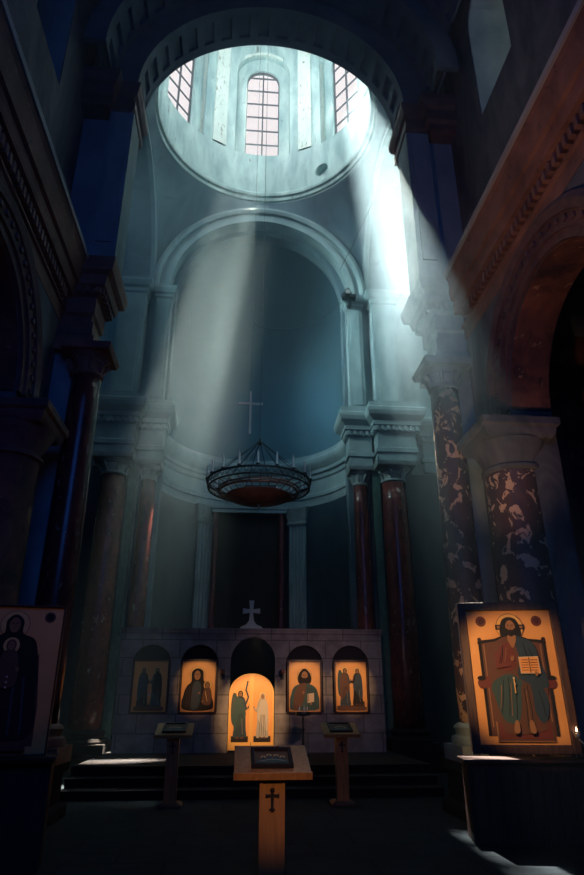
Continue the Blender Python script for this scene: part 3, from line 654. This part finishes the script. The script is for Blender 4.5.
def standing(P, x, z0, h, robe, mantle, face_dir=1, wing=None, raise_hand=True, beard=None, hair='dark', veil=None):
    k = h; f = face_dir
    if wing:
        P.poly(wing, [(x - f * .04 * k, z0 + .80 * k), (x - f * .15 * k, z0 + .92 * k), (x - f * .20 * k, z0 + .7 * k), (x - f * .19 * k, z0 + .36 * k), (x - f * .12 * k, z0 + .26 * k), (x - f * .07 * k, z0 + .55 * k)])
        for q in range(3): P.line('brownp', [(x - f * (.08 + .03 * q) * k, z0 + .8 * k), (x - f * (.11 + .03 * q) * k, z0 + (.42 + .04 * q) * k)], .008 * k)
    P.halo(x, z0 + .905 * k, .095 * k)
    P.poly(robe, [(x - .05 * k, z0 + .84 * k), (x + .05 * k, z0 + .84 * k), (x + .115 * k, z0 + .74 * k), (x + .12 * k, z0 + .5 * k), (x + .13 * k, z0 + .2 * k), (x + .14 * k, z0 + .03 * k), (x, z0 + .02 * k), (x - .14 * k, z0 + .03 * k), (x - .12 * k, z0 + .3 * k), (x - .12 * k, z0 + .6 * k), (x - .115 * k, z0 + .75 * k)])
    P.poly(mantle, [(x - f * .10 * k, z0 + .80 * k), (x + f * .02 * k, z0 + .84 * k), (x + f * .11 * k, z0 + .58 * k), (x + f * .12 * k, z0 + .44 * k), (x + f * .02 * k, z0 + .30 * k), (x - f * .12 * k, z0 + .16 * k), (x - f * .14 * k, z0 + .5 * k)])
    for q in (-.07, -.02, .04, .08): P.line('dark', [(x + q * k, z0 + .05 * k), (x + q * .8 * k, z0 + .3 * k), (x + q * .5 * k + .01 * k, z0 + .5 * k)], .008 * k)
    for q in (-.045, .06): P.line('greyl' if q > 0 else mantle, [(x + q * k, z0 + .08 * k), (x + q * .7 * k, z0 + .4 * k)], .005 * k)
    if raise_hand:
        P.line(robe, [(x + f * .08 * k, z0 + .72 * k), (x + f * .14 * k, z0 + .58 * k), (x + f * .19 * k, z0 + .64 * k)], .05 * k)
        P.hand(x + f * .20 * k, z0 + .66 * k, .022 * k)
    for q in (-.05, .05): P.poly('brownp', [(x + q * k - .03 * k, z0), (x + q * k + .03 * k, z0), (x + q * k + .02 * k, z0 + .035 * k), (x + q * k - .02 * k, z0 + .035 * k)])
    P.face(x, z0 + .895 * k, .055 * k, hair=hair, beard=beard, veil=veil)
def bust_bearded(P, w, h):
    P.halo(0, .70 * h, .155 * h)
    P.poly('dark', [(-.13 * h, .74 * h), (0, .86 * h), (.13 * h, .74 * h), (.12 * h, .56 * h), (-.12 * h, .56 * h)])
    P.poly('teal', [(-.06 * h, .56 * h), (.06 * h, .56 * h), (.22 * h, .49 * h), (.29 * h, .34 * h), (.31 * h, .05 * h), (-.31 * h, .05 * h), (-.29 * h, .34 * h), (-.22 * h, .49 * h)])
    P.poly('brownp', [(-.06 * h, .56 * h), (.03 * h, .55 * h), (.0, .3 * h), (-.1 * h, .06 * h), (-.24 * h, .06 * h), (-.2 * h, .4 * h)])
    for q in range(5): P.line('dark', [(.05 * h + q * .045 * h, .5 * h - q * .02 * h), (.1 * h + q * .035 * h, .06 * h)], .008 * h)
    P.face(0, .71 * h, .10 * h, hair='dark', beard='dark')
    P.line('brownp', [(-.16 * h, .1 * h), (-.14 * h, .26 * h), (-.04 * h, .34 * h)], .06 * h); P.hand(-.03 * h, .37 * h, .032 * h)
    P.poly('white', [(.06 * h, .17 * h), (.2 * h, .19 * h), (.2 * h, .37 * h), (.06 * h, .35 * h)], False); P.line('red', [(.08 * h, .2 * h), (.08 * h, .34 * h)], .01 * h); P.hand(.13 * h, .15 * h, .03 * h)
def mother_child(P, w, h):
    P.halo(-.03 * h, .73 * h, .155 * h)
    P.poly('dark', [(-.03 * h, .86 * h), (.09 * h, .80 * h), (.11 * h, .62 * h), (.22 * h, .50 * h), (.29 * h, .3 * h), (.3 * h, .05 * h), (-.3 * h, .05 * h), (-.3 * h, .34 * h), (-.24 * h, .5 * h), (-.15 * h, .6 * h), (-.15 * h, .78 * h)])
    P.poly('blue', [(-.1 * h, .56 * h), (.04 * h, .56 * h), (.06 * h, .3 * h), (.0, .08 * h), (-.14 * h, .08 * h)])
    for q in range(5): P.line('brownp', [(-.22 * h + q * .05 * h, .48 * h), (-.24 * h + q * .05 * h, .08 * h)], .007 * h)
    P.face(-.03 * h, .72 * h, .095 * h, veil='dark')
    P.halo(.2 * h, .52 * h, .085 * h); 
    P.poly('brownp', [(.15 * h, .46 * h), (.25 * h, .46 * h), (.29 * h, .3 * h), (.26 * h, .14 * h), (.1 * h, .16 * h), (.1 * h, .34 * h)]); P.line('gold2', [(.15 * h, .4 * h), (.2 * h, .2 * h)], .01 * h)
    P.face(.19 * h, .52 * h, .055 * h, hair='skind')
    P.hand(.1 * h, .2 * h, .03 * h, -.8); P.hand(.02 * h, .36 * h, .03 * h, -.5)
def make_icon(label, x, painter, w=.80, h=1.13, y=YS - .02, z=1.345, group='four icons in the niches of the stone screen'):
    e = thing('niche_icon', label, 'icon', (x, y, z), 0, group)
    m = MB(); m.box(-w / 2, w / 2, 0, .035, 0, h); m.build('panel', 'gold', e, label='gold painted panel')
    m = MB(); t = .05
    for q in (-1, 1): m.box(min(q * w / 2, q * (w / 2 + t)), max(q * w / 2, q * (w / 2 + t)), -.02, .05, -t, h + t)
    m.box(-w / 2, w / 2, -.02, .05, -t, 0); m.box(-w / 2, w / 2, -.02, .05, h, h + t); m.build('frame', 'frame', e, bevel=.006)
    P = Paint(-.001); P.clip = (-w / 2 + .02, w / 2 - .02, .02, h - .01)
    for a, b, c, d in ((-w / 2 + .015, w / 2 - .015, .015, .022), (-w / 2 + .015, w / 2 - .015, h - .022, h - .015), (-w / 2 + .015, -w / 2 + .022, .015, h - .015), (w / 2 - .022, w / 2 - .015, .015, h - .015)): P.rect('brownp', a, b, c, d)
    painter(P, w, h); P.build('painted_figures', e); return e
def two_saints(P, w, h):
    P.poly('brownp', [(-.38 * w, .03), (.4 * w, .03), (.34 * w, .12 * h), (0, .14 * h), (-.36 * w, .12 * h)])
    standing(P, -.2 * w, .09 * h, .80 * h, 'dark', 'blue', 1, None, True, 'brownp'); standing(P, .2 * w, .09 * h, .80 * h, 'teal', 'dark', -1, None, True, 'dark')
    P.rect('white', -.04 * w, .04 * w, .30 * h, .36 * h)
def annunciation(P, w, h):
    P.poly('brownp', [(-.42 * w, .03), (.42 * w, .03), (.4 * w, .10 * h), (-.4 * w, .12 * h)])
    P.rect('skind', .04 * w, .42 * w, .08 * h, .2 * h)
    standing(P, -.2 * w, .1 * h, .80 * h, 'blue', 'brownp', 1, 'teal', True); standing(P, .2 * w, .13 * h, .76 * h, 'dark', 'blue', -1, None, True, veil='dark')
make_icon('dim icon of two robed figures in the leftmost niche of the screen', -2.45, two_saints)
make_icon('gold icon of a veiled mother holding a child, left of the doorway', -1.30, mother_child)
make_icon('gold icon of one bearded haloed man holding a book, right of the doorway', 1.27, bust_bearded, .76)
make_icon('gold icon of a winged and a veiled standing figure in the rightmost niche', 2.42, annunciation, .76)

# ------------------------------------------------------------------ holy doors
e = thing('holy_doors', 'bright gold arched double doors with two painted standing figures in the screen doorway', 'door', (-.015, YS - .05, .47))
def door_ol(s, W, zs, rz, gap, n=14):
    return [(s * gap, 0), (s * W, 0)] + [(s * (gap + (W - gap) * math.cos(PI / 2 * i / n)), zs + rz * math.sin(PI / 2 * i / n)) for i in range(n + 1)]
for s in (-1, 1):
    ol = door_ol(s, .54, 1.22, .46, .006); m = MB(); m.rings([[(x, 0, z + .05) for x, z in ol], [(x, .05, z + .05) for x, z in ol]])
    lf = m.build('door_leaf', 'gold', e)
    m = MB()      # raised border
    o1 = door_ol(s, .54, 1.22, .46, .006); o2 = door_ol(s, .50, 1.22, .42, .045); o2 = [(x, max(z, .17)) for x, z in o2]
    vs = [(x, -.018, z + .05) for x, z in o1] + [(x, -.018, z + .05) for x, z in o2] + [(x, 0, z + .05) for x, z in o1] + [(x, 0, z + .05) for x, z in o2]; n = len(o1); fs = []
    for i in range(n):
        j = (i + 1) % n; fs += [(i, j, n + j, n + i), (i, 2 * n + i, 2 * n + j, j), (n + i, n + j, 3 * n + j, 3 * n + i)]
    m.add(vs, fs); m.build('leaf_border', 'gold2', lf)
    P = Paint(-.001); cx = s * .265
    P.clip = (min(s * .05, s * .49), max(s * .05, s * .49), .22, 1.8)
    P.rect('dark', cx - .2, cx + .2, .22, .35)
    if s < 0:
        standing(P, cx, .30, 1.08, 'blue', 'teal', 1, 'teal', True)
        P.line('blue', [(cx + .12, 1.02), (cx + .19, 1.2), (cx + .13, 1.36), (cx + .17, 1.56)], .035)
    else: standing(P, cx, .30, 1.02, 'grey', 'greyl', -1, None, True, veil='grey', hair='grey')
    P.build('painted_figure', lf)
m = MB(); m.box(-.02, .02, -.03, 0, .22, 1.72); m.build('meeting_rail', 'gold2', e)
# candle brackets either side of the doorway
for x, lb in ((-.73, 'small dark candle bracket on the screen left of the gold doors'), (.72, 'small dark candle bracket on the screen right of the gold doors')):
    e = thing('candle_bracket', lb, 'candle bracket', (x, YS, 2.18), 0, 'candle brackets on the screen')
    m = MB(); m.box(-.05, .05, -.02, 0, -.12, .1); m.tube([(0, -.01, -.05), (0, -.1, -.08), (0, -.14, 0)], .012); m.build('arm', 'iron', e)
    m = MB(); m.lathe(0, -.14, [(0, .02), (.02, .05), (.05, .055), (.1, .05)], 16); m.build('cup', 'brass', e)

# ------------------------------------------------------------------ lecterns
def tilt(x, y, z, a, oy, oz):   # rotate about x axis through (oy, oz)
    return (x, oy + (y - oy) * math.cos(a) - (z - oz) * math.sin(a), oz + (y - oy) * math.sin(a) + (z - oz) * math.cos(a))
LA = math.radians(17)
def tbox(m, x0, x1, y0, y1, z0, z1, a, oy, oz):
    k = len(m.v); m.box(x0, x1, y0, y1, z0, z1)
    for i in range(k, len(m.v)): m.v[i] = tilt(*m.v[i], a, oy, oz)
lec = thing('lectern', 'honey wood lectern in the foreground with a dark cross on its square post', 'lectern', (-.10, 5.62, 0), 0, 'wooden lecterns')
m = MB(); tbox(m, -.31, .31, 0, .60, -.035, 0, LA, 0, 1.06); 
for i in range(len(m.v)): m.v[i] = (m.v[i][0], m.v[i][1], m.v[i][2])
# board is built at z about 0 tilted round (0, 1.06)
m = MB(); k = 0; tbox(m, -.31, .31, 0, .58, 1.025, 1.06, LA, 0, 1.06); m.build('top_board', 'wood', lec, bevel=.004)
m = MB(); tbox(m, -.315, .315, -.02, 0, 1.018, 1.075, LA, 0, 1.06); m.build('front_lip', 'wood', lec, bevel=.004)
m = MB(); m.box(-.098, .098, .10, .30, .06, 1.055); m.build('post', 'wood', lec, bevel=.005)
m = MB()
for q in (-1, 1): m.box(q * .09 - .012, q * .09 + .012, .088, .10, .06, 1.04)
m.build('post_trim', 'wood', lec, bevel=.002)
m = MB(); m.moulded(-.2, .2, 0, .42, [(0, .0), (.03, .0), (.05, -.02), (.07, -.06)]); m.build('base', 'wooddark', lec)
m = MB()
ol = [(-.012, .93), (.012, .93), (.012, .905), (.05, .905), (.055, .915), (.055, .882), (.012, .888), (.01, .81), (.025, .80), (.0, .78), (-.025, .80), (-.01, .81), (-.012, .888), (-.055, .882), (-.055, .915), (-.05, .905), (-.012, .905)]
m.rings([[(x, .084, z) for x, z in ol], [(x, .100, z) for x, z in ol]])
m.lathe(0, .092, [(.925, .016), (.93, .02), (.945, .016), (.952, .004)], 12); m.build('cross_ornament', 'dark', lec, label='dark inlaid cross')
dup(lec, (1.42, 11.62, 0), 'wooden lectern standing before the screen, right of centre')
dup(lec, (-1.42, 11.62, 0), 'dim wooden lectern standing before the screen, left of centre')
def lectern_icon(label, loc, sc=1.0, dark=False):
    a = LA; e = thing('lectern_icon', label, 'icon', loc, 0, 'framed icons lying on the lecterns', a)
    w, h = .345 * sc, .36 * sc
    m = MB()
    for q in (-1, 1): m.box(min(q * w / 2, q * (w / 2 - .03)), max(q * w / 2, q * (w / 2 - .03)), 0, h, 0, .035)
    m.box(-w / 2 + .03, w / 2 - .03, 0, .035, 0, .035); m.box(-w / 2 + .03, w / 2 - .03, h - .035, h, 0, .035); m.build('frame', 'frame' if dark else 'dark', e, bevel=.004)
    m = MB(); m.box(-w / 2 + .03, w / 2 - .03, .035, h - .035, 0, .012); m.build('panel', 'skind', e)
    P = Paint(0); P.clip = (-w / 2 + .035, w / 2 - .035, .04, h - .04)
    P.poly('teal', [(-.12, .05), (.12, .05), (.12, .13), (.02, .17), (-.12, .12)]); P.poly('brownp', [(-.1, .15), (-.02, .2), (.1, .17), (.12, .27), (-.1, .28)])
    for x, z in ((-.07, .2), (-.02, .23), (.04, .22), (.09, .19)): P.disc('gold2', x, z, .022); P.disc('skin', x, z, .012); P.poly('blue', [(x - .02, z - .07), (x + .02, z - .07), (x + .012, z - .015), (x - .012, z - .015)])
    P.line('greyl', [(-.1, .1), (0, .14), (.11, .11)], .008)
    ob = P.build('painting', e)
    for v in ob.data.vertices: x, y, z = v.co; v.co = (x, z, .013 - y * .5)
    return e
def on_board(x, yb, dy, d=.0): return (x, yb + dy * math.cos(LA) , 1.062 + dy * math.sin(LA) + d)
lectern_icon('small icon in a black frame lying on the foreground lectern', on_board(-.10, 5.62, .09))
lectern_icon('dark framed icon lying on the lectern right of centre before the screen', on_board(1.42, 11.62, .1), 1.15, True)
lectern_icon('dark framed icon lying on the dim lectern left of centre', on_board(-1.42, 11.62, .1), 1.15, True)
# candle stand between screen and lecterns
e = thing('candle_stand', 'low dark metal candle stand on the platform right of the gold doors', 'candle stand', (1.15, 15.6, .456))
m = MB(); m.lathe(0, 0, [(0, .16), (.03, .16), (.06, .04), (.12, .025), (.5, .022), (.52, .05), (.56, .02), (.80, .02), (.82, .17), (.88, .18), (.90, .17)], 24); m.build('stand', 'iron', e, smooth='auto')
for k in range(5):
    t = 2 * PI * k / 5; m = MB(); m.lathe(.1 * math.cos(t), .1 * math.sin(t), [(.90, .01), (1.0 + .03 * (k % 2), .009)], 8); m.build('candle', 'candle', e)

# ------------------------------------------------------------------ chandelier
e = thing('chandelier', 'wide round metal chandelier with upright candles and a reddish openwork bowl, below the hanging cross', 'chandelier', (.0, 14.5, 6.47))
def ringtube(m, r, z, t, n=64, k=8):
    rr = []
    for i in range(n + 1):
        a = 2 * PI * i / n; rr.append([((r + t * math.cos(2 * PI * j / k)) * math.cos(a), (r + t * math.cos(2 * PI * j / k)) * math.sin(a), z + t * math.sin(2 * PI * j / k)) for j in range(k)])
    m.rings(rr, True, False)
m = MB(); ringtube(m, 1.25, 0, .028); ringtube(m, 1.22, -.16, .022); m.build('upper_ring', 'iron', e, smooth=True)
m = MB()
for i in range(48):
    a = 2 * PI * i / 48; b = a + 2 * PI / 96
    for r_, z_, s_ in ((1.24, -.08, .05),):
        m.tube([(r_ * math.cos(a), r_ * math.sin(a), z_ - s_), (r_ * math.cos(b), r_ * math.sin(b), z_ + .08), (r_ * math.cos(a + 2 * PI / 48), r_ * math.sin(a + 2 * PI / 48), z_ - s_)], .009, 5)
m.build('scrollwork_band', 'iron', e)
m = MB(); ringtube(m, .95, -.25, .03); ringtube(m, .98, -.19, .02); ringtube(m, .66, -.38, .025); ringtube(m, .3, -.49, .02)
for i in range(28):
    a = 2 * PI * i / 28; P0 = [(1.2, -.16), (.96, -.25), (.84, -.32), (.66, -.38), (.48, -.44), (.3, -.49), (.08, -.52)]
    m.tube([(r * math.cos(a), r * math.sin(a), z) for r, z in P0], .012, 5)
m.lathe(0, 0, [(-.34, .80), (-.36, .80), (-.42, .66), (-.51, .3), (-.54, .05), (-.52, .04), (-.49, .3), (-.40, .66), (-.34, .79)], 40)
m.build('bowl', 'brass', e, smooth='auto', label='reddish openwork bowl')
m = MB(); m.lathe(0, 0, [(-.68, .005), (-.66, .03), (-.62, .04), (-.58, .02), (-.53, .05)], 16); m.build('finial', 'silver', e, smooth=True)
for i in range(18):
    a = 2 * PI * i / 18 + .12; x, y = 1.25 * math.cos(a), 1.25 * math.sin(a)
    m = MB(); m.lathe(x, y, [(.02, .045), (.05, .05), (.07, .02)], 10)
    cd = m.build('candle_cup', 'iron', e)
    m = MB(); m.lathe(x, y, [(.06, .026), (.31, .024), (.34, .014), (.38, .005)], 10); m.build('candle', 'candle', cd, smooth='auto')
m = MB(); m.lathe(0, 0, [(1.0, .02), (1.02, .07), (1.06, .08), (1.12, .04), (1.18, .015)], 20); m.build('hub', 'iron', e, smooth='auto')
for i in range(10):
    a = 2 * PI * i / 10; m = MB(); m.tube([(1.24 * math.cos(a), 1.24 * math.sin(a), .0), (.07 * math.cos(a), .07 * math.sin(a), 1.05)], .010, 6); m.build('chain', 'iron', e)
m = MB(); m.tube([(0, 0, 1.16), (0, 0, 24.55)], .008, 6); m.build('suspension_wire', 'cable', e)

e = thing('hanging_cross', 'pale metal cross with narrow arms hanging above the chandelier', 'cross', (-.26, 14.6, 7.80))
m = MB(); m.box(-.028, .028, -.018, .018, 0, 1.20); m.box(-.32, -.028, -.018, .018, .82, .88); m.box(.028, .32, -.018, .018, .82, .88); m.build('cross_body', 'crossw', e, bevel=.004)
m = MB(); m.tube([(0, 0, 1.2), (0, 0, 23.1)], .006, 6); m.build('suspension_wire', 'cable', e)

# ------------------------------------------------------------------ large icon on its stand, right
def panel_thing(name, label, cat, loc, rz, w, h, fw, mats, painter, rx, group=None):
    e = thing(name, label, cat, loc, rz, group, rx)
    m = MB(); m.box(-w / 2, w / 2, 0, .05, 0, h); m.build('panel', mats[0], e, label='gold painted panel')
    m = MB()
    for q in (-1, 1): m.box(min(q * w / 2, q * (w / 2 + fw)), max(q * w / 2, q * (w / 2 + fw)), -.05, .08, -fw, h + fw)
    m.box(-w / 2, w / 2, -.05, .08, -fw, 0); m.box(-w / 2, w / 2, -.05, .08, h, h + fw); m.build('frame', mats[1], e, bevel=.012)
    P = Paint(-.002); P.st = .0012; P.clip = (-w / 2 + .005, w / 2 - .005, .005, h - .005); painter(P, w, h); P.build('painted_figure', e); return e
def enthroned(P, w, h):
    # medallions
    for q in (-1, 1):
        P.disc('brownp', q * .33 * w, .915 * h, .062 * w); P.disc('red', q * .33 * w, .915 * h, .055 * w); P.disc('dark', q * .33 * w, .915 * h, .028 * w); P.disc('red', q * .33 * w, .915 * h, .016 * w)
    # throne
    P.poly('brownp', [(-.36 * w, .74 * h), (-.2 * w, .76 * h), (0, .80 * h), (.2 * w, .76 * h), (.36 * w, .74 * h), (.36 * w, .06 * h), (-.36 * w, .06 * h)], False)
    P.poly('dark', [(-.40 * w, .755 * h), (-.36 * w, .765 * h), (-.2 * w, .775 * h), (-.06 * w, .81 * h), (.06 * w, .81 * h), (.2 * w, .775 * h), (.36 * w, .765 * h), (.40 * w, .755 * h), (.40 * w, .735 * h), (.2 * w, .755 * h), (0, .79 * h), (-.2 * w, .755 * h), (-.40 * w, .735 * h)], False)
    for q in (-1, 1):
        P.rect('dark', q * .375 * w - .018 * w, q * .375 * w + .018 * w, .06 * h, .76 * h)
        P.rect('skin', q * .33 * w - .006 * w, q * .33 * w + .006 * w, .12 * h, .73 * h)
        P.disc('frame', q * .375 * w, .77 * h, .024 * w); P.poly('red', [(q * .44 * w, .46 * h), (q * .30 * w, .49 * h), (q * .28 * w, .42 * h), (q * .42 * w, .40 * h)])
        P.disc('dark', q * .40 * w, .475 * h, .05 * w, .018 * h)
    P.rect('brownp', -.30 * w, .34 * w, .02 * h, .16 * h); P.rect('skin', -.30 * w, .34 * w, .018 * h, .026 * h); P.rect('skin', -.30 * w, -.285 * w, .02 * h, .16 * h); P.rect('red', -.27 * w, .31 * w, .04 * h, .15 * h)
    # halo with cross arms
    P.halo(0, .865 * h, .155 * w); P.rect('dark', -.17 * w, -.09 * w, .845 * h, .885 * h); P.rect('dark', .09 * w, .17 * w, .845 * h, .885 * h); P.rect('skin', -.15 * w, -.11 * w, .855 * h, .875 * h); P.rect('skin', .11 * w, .15 * w, .855 * h, .875 * h)
    P.poly('dark', [(-.12 * w, .86 * h), (-.08 * w, .925 * h), (0, .945 * h), (.08 * w, .925 * h), (.12 * w, .86 * h), (.12 * w, .80 * h), (.06 * w, .77 * h), (-.06 * w, .77 * h), (-.12 * w, .80 * h)])
    # robe
    P.poly('brownp', [(-.07 * w, .79 * h), (.07 * w, .79 * h), (.24 * w, .735 * h), (.28 * w, .60 * h), (.33 * w, .49 * h), (.34 * w, .40 * h), (.30 * w, .28 * h), (.27 * w, .13 * h), (.2 * w, .09 * h), (-.16 * w, .07 * h), (-.24 * w, .16 * h), (-.27 * w, .36 * h), (-.31 * w, .49 * h), (-.24 * w, .62 * h), (-.22 * w, .735 * h)])
    P.poly('blue', [(.02 * w, .80 * h), (.10 * w, .785 * h), (.25 * w, .73 * h), (.30 * w, .58 * h), (.35 * w, .47 * h), (.32 * w, .40 * h), (.10 * w, .44 * h), (.02 * w, .50 * h), (.06 * w, .62 * h)])
    P.poly('teal', [(-.05 * w, .50 * h), (-.20 * w, .48 * h), (-.30 * w, .42 * h), (-.28 * w, .34 * h), (-.20 * w, .17 * h), (-.04 * w, .16 * h), (.02 * w, .30 * h), (.08 * w, .42 * h)])
    P.poly('blue', [(.14 * w, .42 * h), (.28 * w, .40 * h), (.32 * w, .26 * h), (.24 * w, .15 * h), (.16 * w, .22 * h)])
    P.poly('red', [(-.17 * w, .70 * h), (-.03 * w, .74 * h), (.02 * w, .60 * h), (-.06 * w, .53 * h), (-.20 * w, .56 * h)])
    P.poly('skind', [(.03 * w, .40 * h), (.14 * w, .42 * h), (.15 * w, .2 * h), (.12 * w, .10 * h), (.03 * w, .10 * h)])
    for a, b, c, d in ((-.16, .46, -.22, .22), (-.1, .48, -.14, .2), (-.03, .48, -.06, .18), (.06, .40, .05, .12), (.10, .42, .11, .12), (.22, .38, .26, .2), (.12, .74, .18, .5), (.18, .70, .25, .52), (-.12, .72, -.17, .56)): P.line('dark', [(a * w, b * h), ((a + c) / 2 * w + .01 * w, (b + d) / 2 * h), (c * w, d * h)], .008 * w)
    for a, b, c, d in ((-.19, .42, -.23, .25), (-.08, .44, -.11, .2), (.08, .38, .08, .13), (-.08, .70, -.12, .58)): P.line('skin', [(a * w, b * h), (c * w, d * h)], .006 * w)
    P.poly('skin', [(-.035 * w, .80 * h), (.035 * w, .80 * h), (.05 * w, .765 * h), (0, .70 * h), (-.05 * w, .765 * h)])
    P.face(0, .865 * h, .082 * w, hair='dark', beard='dark')
    # blessing arm, open book
    P.line('red', [(-.19 * w, .66 * h), (-.21 * w, .56 * h), (-.06 * w, .585 * h)], .07 * w); P.hand(-.03 * w, .615 * h, .034 * w, -.2)
    P.poly('white', [(.045 * w, .505 * h), (.275 * w, .505 * h), (.27 * w, .635 * h), (.04 * w, .63 * h)], False)
    P.poly('gold', [(.055 * w, .512 * h), (.265 * w, .512 * h), (.26 * w, .628 * h), (.05 * w, .623 * h)], False)
    for i in range(5): 
        P.line('red', [(.065 * w, (.53 + .019 * i) * h), (.145 * w, (.53 + .019 * i) * h)], .007 * w); P.line('red', [(.17 * w, (.53 + .019 * i) * h), (.25 * w, (.53 + .019 * i) * h)], .007 * w)
    P.line('brownp', [(.157 * w, .508 * h), (.155 * w, .628 * h)], .008 * w); P.hand(.22 * w, .5 * h, .03 * w, .4)
    for q in (-1, 1): P.poly('skin', [(q * .09 * w - .03 * w + .0, .085 * h), (q * .09 * w + .03 * w, .085 * h), (q * .08 * w + .02 * w, .16 * h), (q * .08 * w - .02 * w, .16 * h)])
    P.line('gold2', [(-.05 * w, .47 * h), (-.05 * w, .36 * h)], .014 * w); P.disc('white', -.05 * w, .47 * h, .012 * w); P.disc('white', -.045 * w, .43 * h, .012 * w)
def mother_enthroned(P, w, h):
    P.disc('brownp', .36 * w, .93 * h, .06 * w); P.disc('dark', .36 * w, .93 * h, .04 * w); P.disc('brownp', -.36 * w, .93 * h, .06 * w); P.disc('dark', -.36 * w, .93 * h, .04 * w)
    P.halo(0, .87 * h, .15 * w)
    P.poly('brownp', [(-.3 * w, .66 * h), (.3 * w, .66 * h), (.36 * w, .3 * h), (.36 * w, .05 * h), (-.36 * w, .05 * h), (-.36 * w, .3 * h)], False)
    P.poly('dark', [(0, .945 * h), (.09 * w, .90 * h), (.1 * w, .81 * h), (.24 * w, .76 * h), (.3 * w, .6 * h), (.32 * w, .4 * h), (.3 * w, .1 * h), (-.3 * w, .1 * h), (-.32 * w, .4 * h), (-.3 * w, .6 * h), (-.24 * w, .76 * h), (-.1 * w, .81 * h), (-.09 * w, .90 * h)])
    for a, c in ((-.2, -.24), (-.1, -.14), (.08, .1), (.18, .22)): P.line('blue', [(a * w, .5 * h), (c * w, .12 * h)], .02 * w)
    P.face(0, .87 * h, .085 * w, veil='dark')
    P.halo(0, .72 * h, .085 * w); P.poly('brownp', [(-.06 * w, .68 * h), (.06 * w, .68 * h), (.11 * w, .55 * h), (.08 * w, .44 * h), (-.08 * w, .44 * h), (-.11 * w, .55 * h)]); P.face(0, .72 * h, .05 * w, hair='skind')
    P.hand(.1 * w, .55 * h, .03 * w, .3); P.hand(-.1 * w, .52 * h, .03 * w, -.3)
    for i in range(3): P.disc('white', .01 * w, (.5 - .035 * i) * h, .012 * w)
    P.rect('red', -.3 * w, .3 * w, .02 * h, .08 * h)
panel_thing('enthroned_icon', 'large framed gold icon of an enthroned bearded figure with open book, at the right', 'icon', (3.26, 8.52, 1.08), math.radians(-10), 1.12, 1.66, .11, ('gold', 'wooddark'), enthroned, math.radians(-3.5))
panel_thing('mother_icon', 'large dim icon of a veiled mother and child low at the left edge', 'icon', (-2.90, 7.5, 1.08), math.radians(10), 1.00, 1.50, .02, ('gold', 'wooddark'), mother_enthroned, math.radians(-3))
e = thing('icon_stand', 'dark wooden stand with vertical boards under the enthroned icon', 'stand', (3.27, 8.72, 0), math.radians(-10))
m = MB(); m.box(-.72, .72, -.2, .3, 0, .86)
for i in range(9): m.tube([(-.68 + i * .17, -.205, .05), (-.68 + i * .17, -.205, .8)], .02, 6)
m.build('body', 'wooddark', e); m = MB(); m.moulded(-.74, .74, -.24, .3, [(.86, 0), (.88, .03), (.91, .03)]); m.build('top_ledge', 'wooddark', e)
e = thing('icon_stand', 'dark wooden stand under the dim mother and child icon', 'stand', (-2.96, 7.75, 0), math.radians(10))
m = MB(); m.box(-.60, .60, -.2, .25, 0, 1.0); m.build('body', 'wooddark', e); m = MB(); m.moulded(-.62, .62, -.3, .25, [(1.0, 0), (1.03, .02), (1.05, .02)]); m.build('top_ledge', 'wooddark', e)
e = thing('oil_lamp', 'tiny lit oil lamp on a pale bracket right of the enthroned icon', 'oil lamp', (3.86, 8.33, 1.20))
m = MB(); m.lathe(0, 0, [(-.05, .008), (-.03, .03), (0, .04), (.04, .045)], 16); m.build('bowl', 'silver', e, smooth=True)
m = MB(); m.lathe(0, 0, [(.035, .004), (.05, .011), (.07, .008), (.09, .002)], 10); m.build('flame', 'flame', e, smooth=True, label='small warm flame')
m = MB(); m.tube([(0, 0, -.04), (.06, -.02, -.1), (.2, .02, -.06), (.34, .1, -.02)], .012, 8); m.build('bracket', 'silver', e)

# ------------------------------------------------------------------ cables and floodlight on the apse pier
def sag(a, b, s, n=24):
    a = Vector(a); b = Vector(b); return [tuple(a.lerp(b, i / n) - Vector((0, 0, s * 4 * (i / n) * (1 - i / n)))) for i in range(n + 1)]
m = MB(); m.tube(sag((2.95, 17.5, 14.2), (.0, 17.0, 12.55), .55) + [(-.15, 16.95, 12.62), (-.24, 16.9, 12.8)], .014, 6)
tag(m.build('sagging_cable', 'cable'), 'thin cable sagging from the right apse capital towards the centre', 'cable')
m = MB(); m.tube(sag((3.66, 16.0, 17.0), (2.72, 17.5, 15.3), .05) , .016, 6)
tag(m.build('straight_cable', 'cable'), 'taut thin cable crossing the right shoulder of the apse arch', 'cable')
e = thing('floodlight', 'small dark floodlights clamped to the capital right of the apse arch', 'floodlight', (3.0, 17.40, 14.02))
m = MB(); m.box(-.26, .2, -.12, .1, .02, .14); m.box(-.2, -.02, -.3, -.12, 0, .2); m.tube([(-.3, 0, .1), (-.05, -.1, .4), (.15, 0, .1)], .025, 8); m.build('lamp_housing', 'iron', e, bevel=.01)
m = MB(); m.box(-.18, -.04, -.31, -.3, .03, .17); m.build('lens', 'silver', e)
m = MB(); m.box(-.05, .05, -.02, .22, -.22, .02); m.build('clamp', 'iron', e)
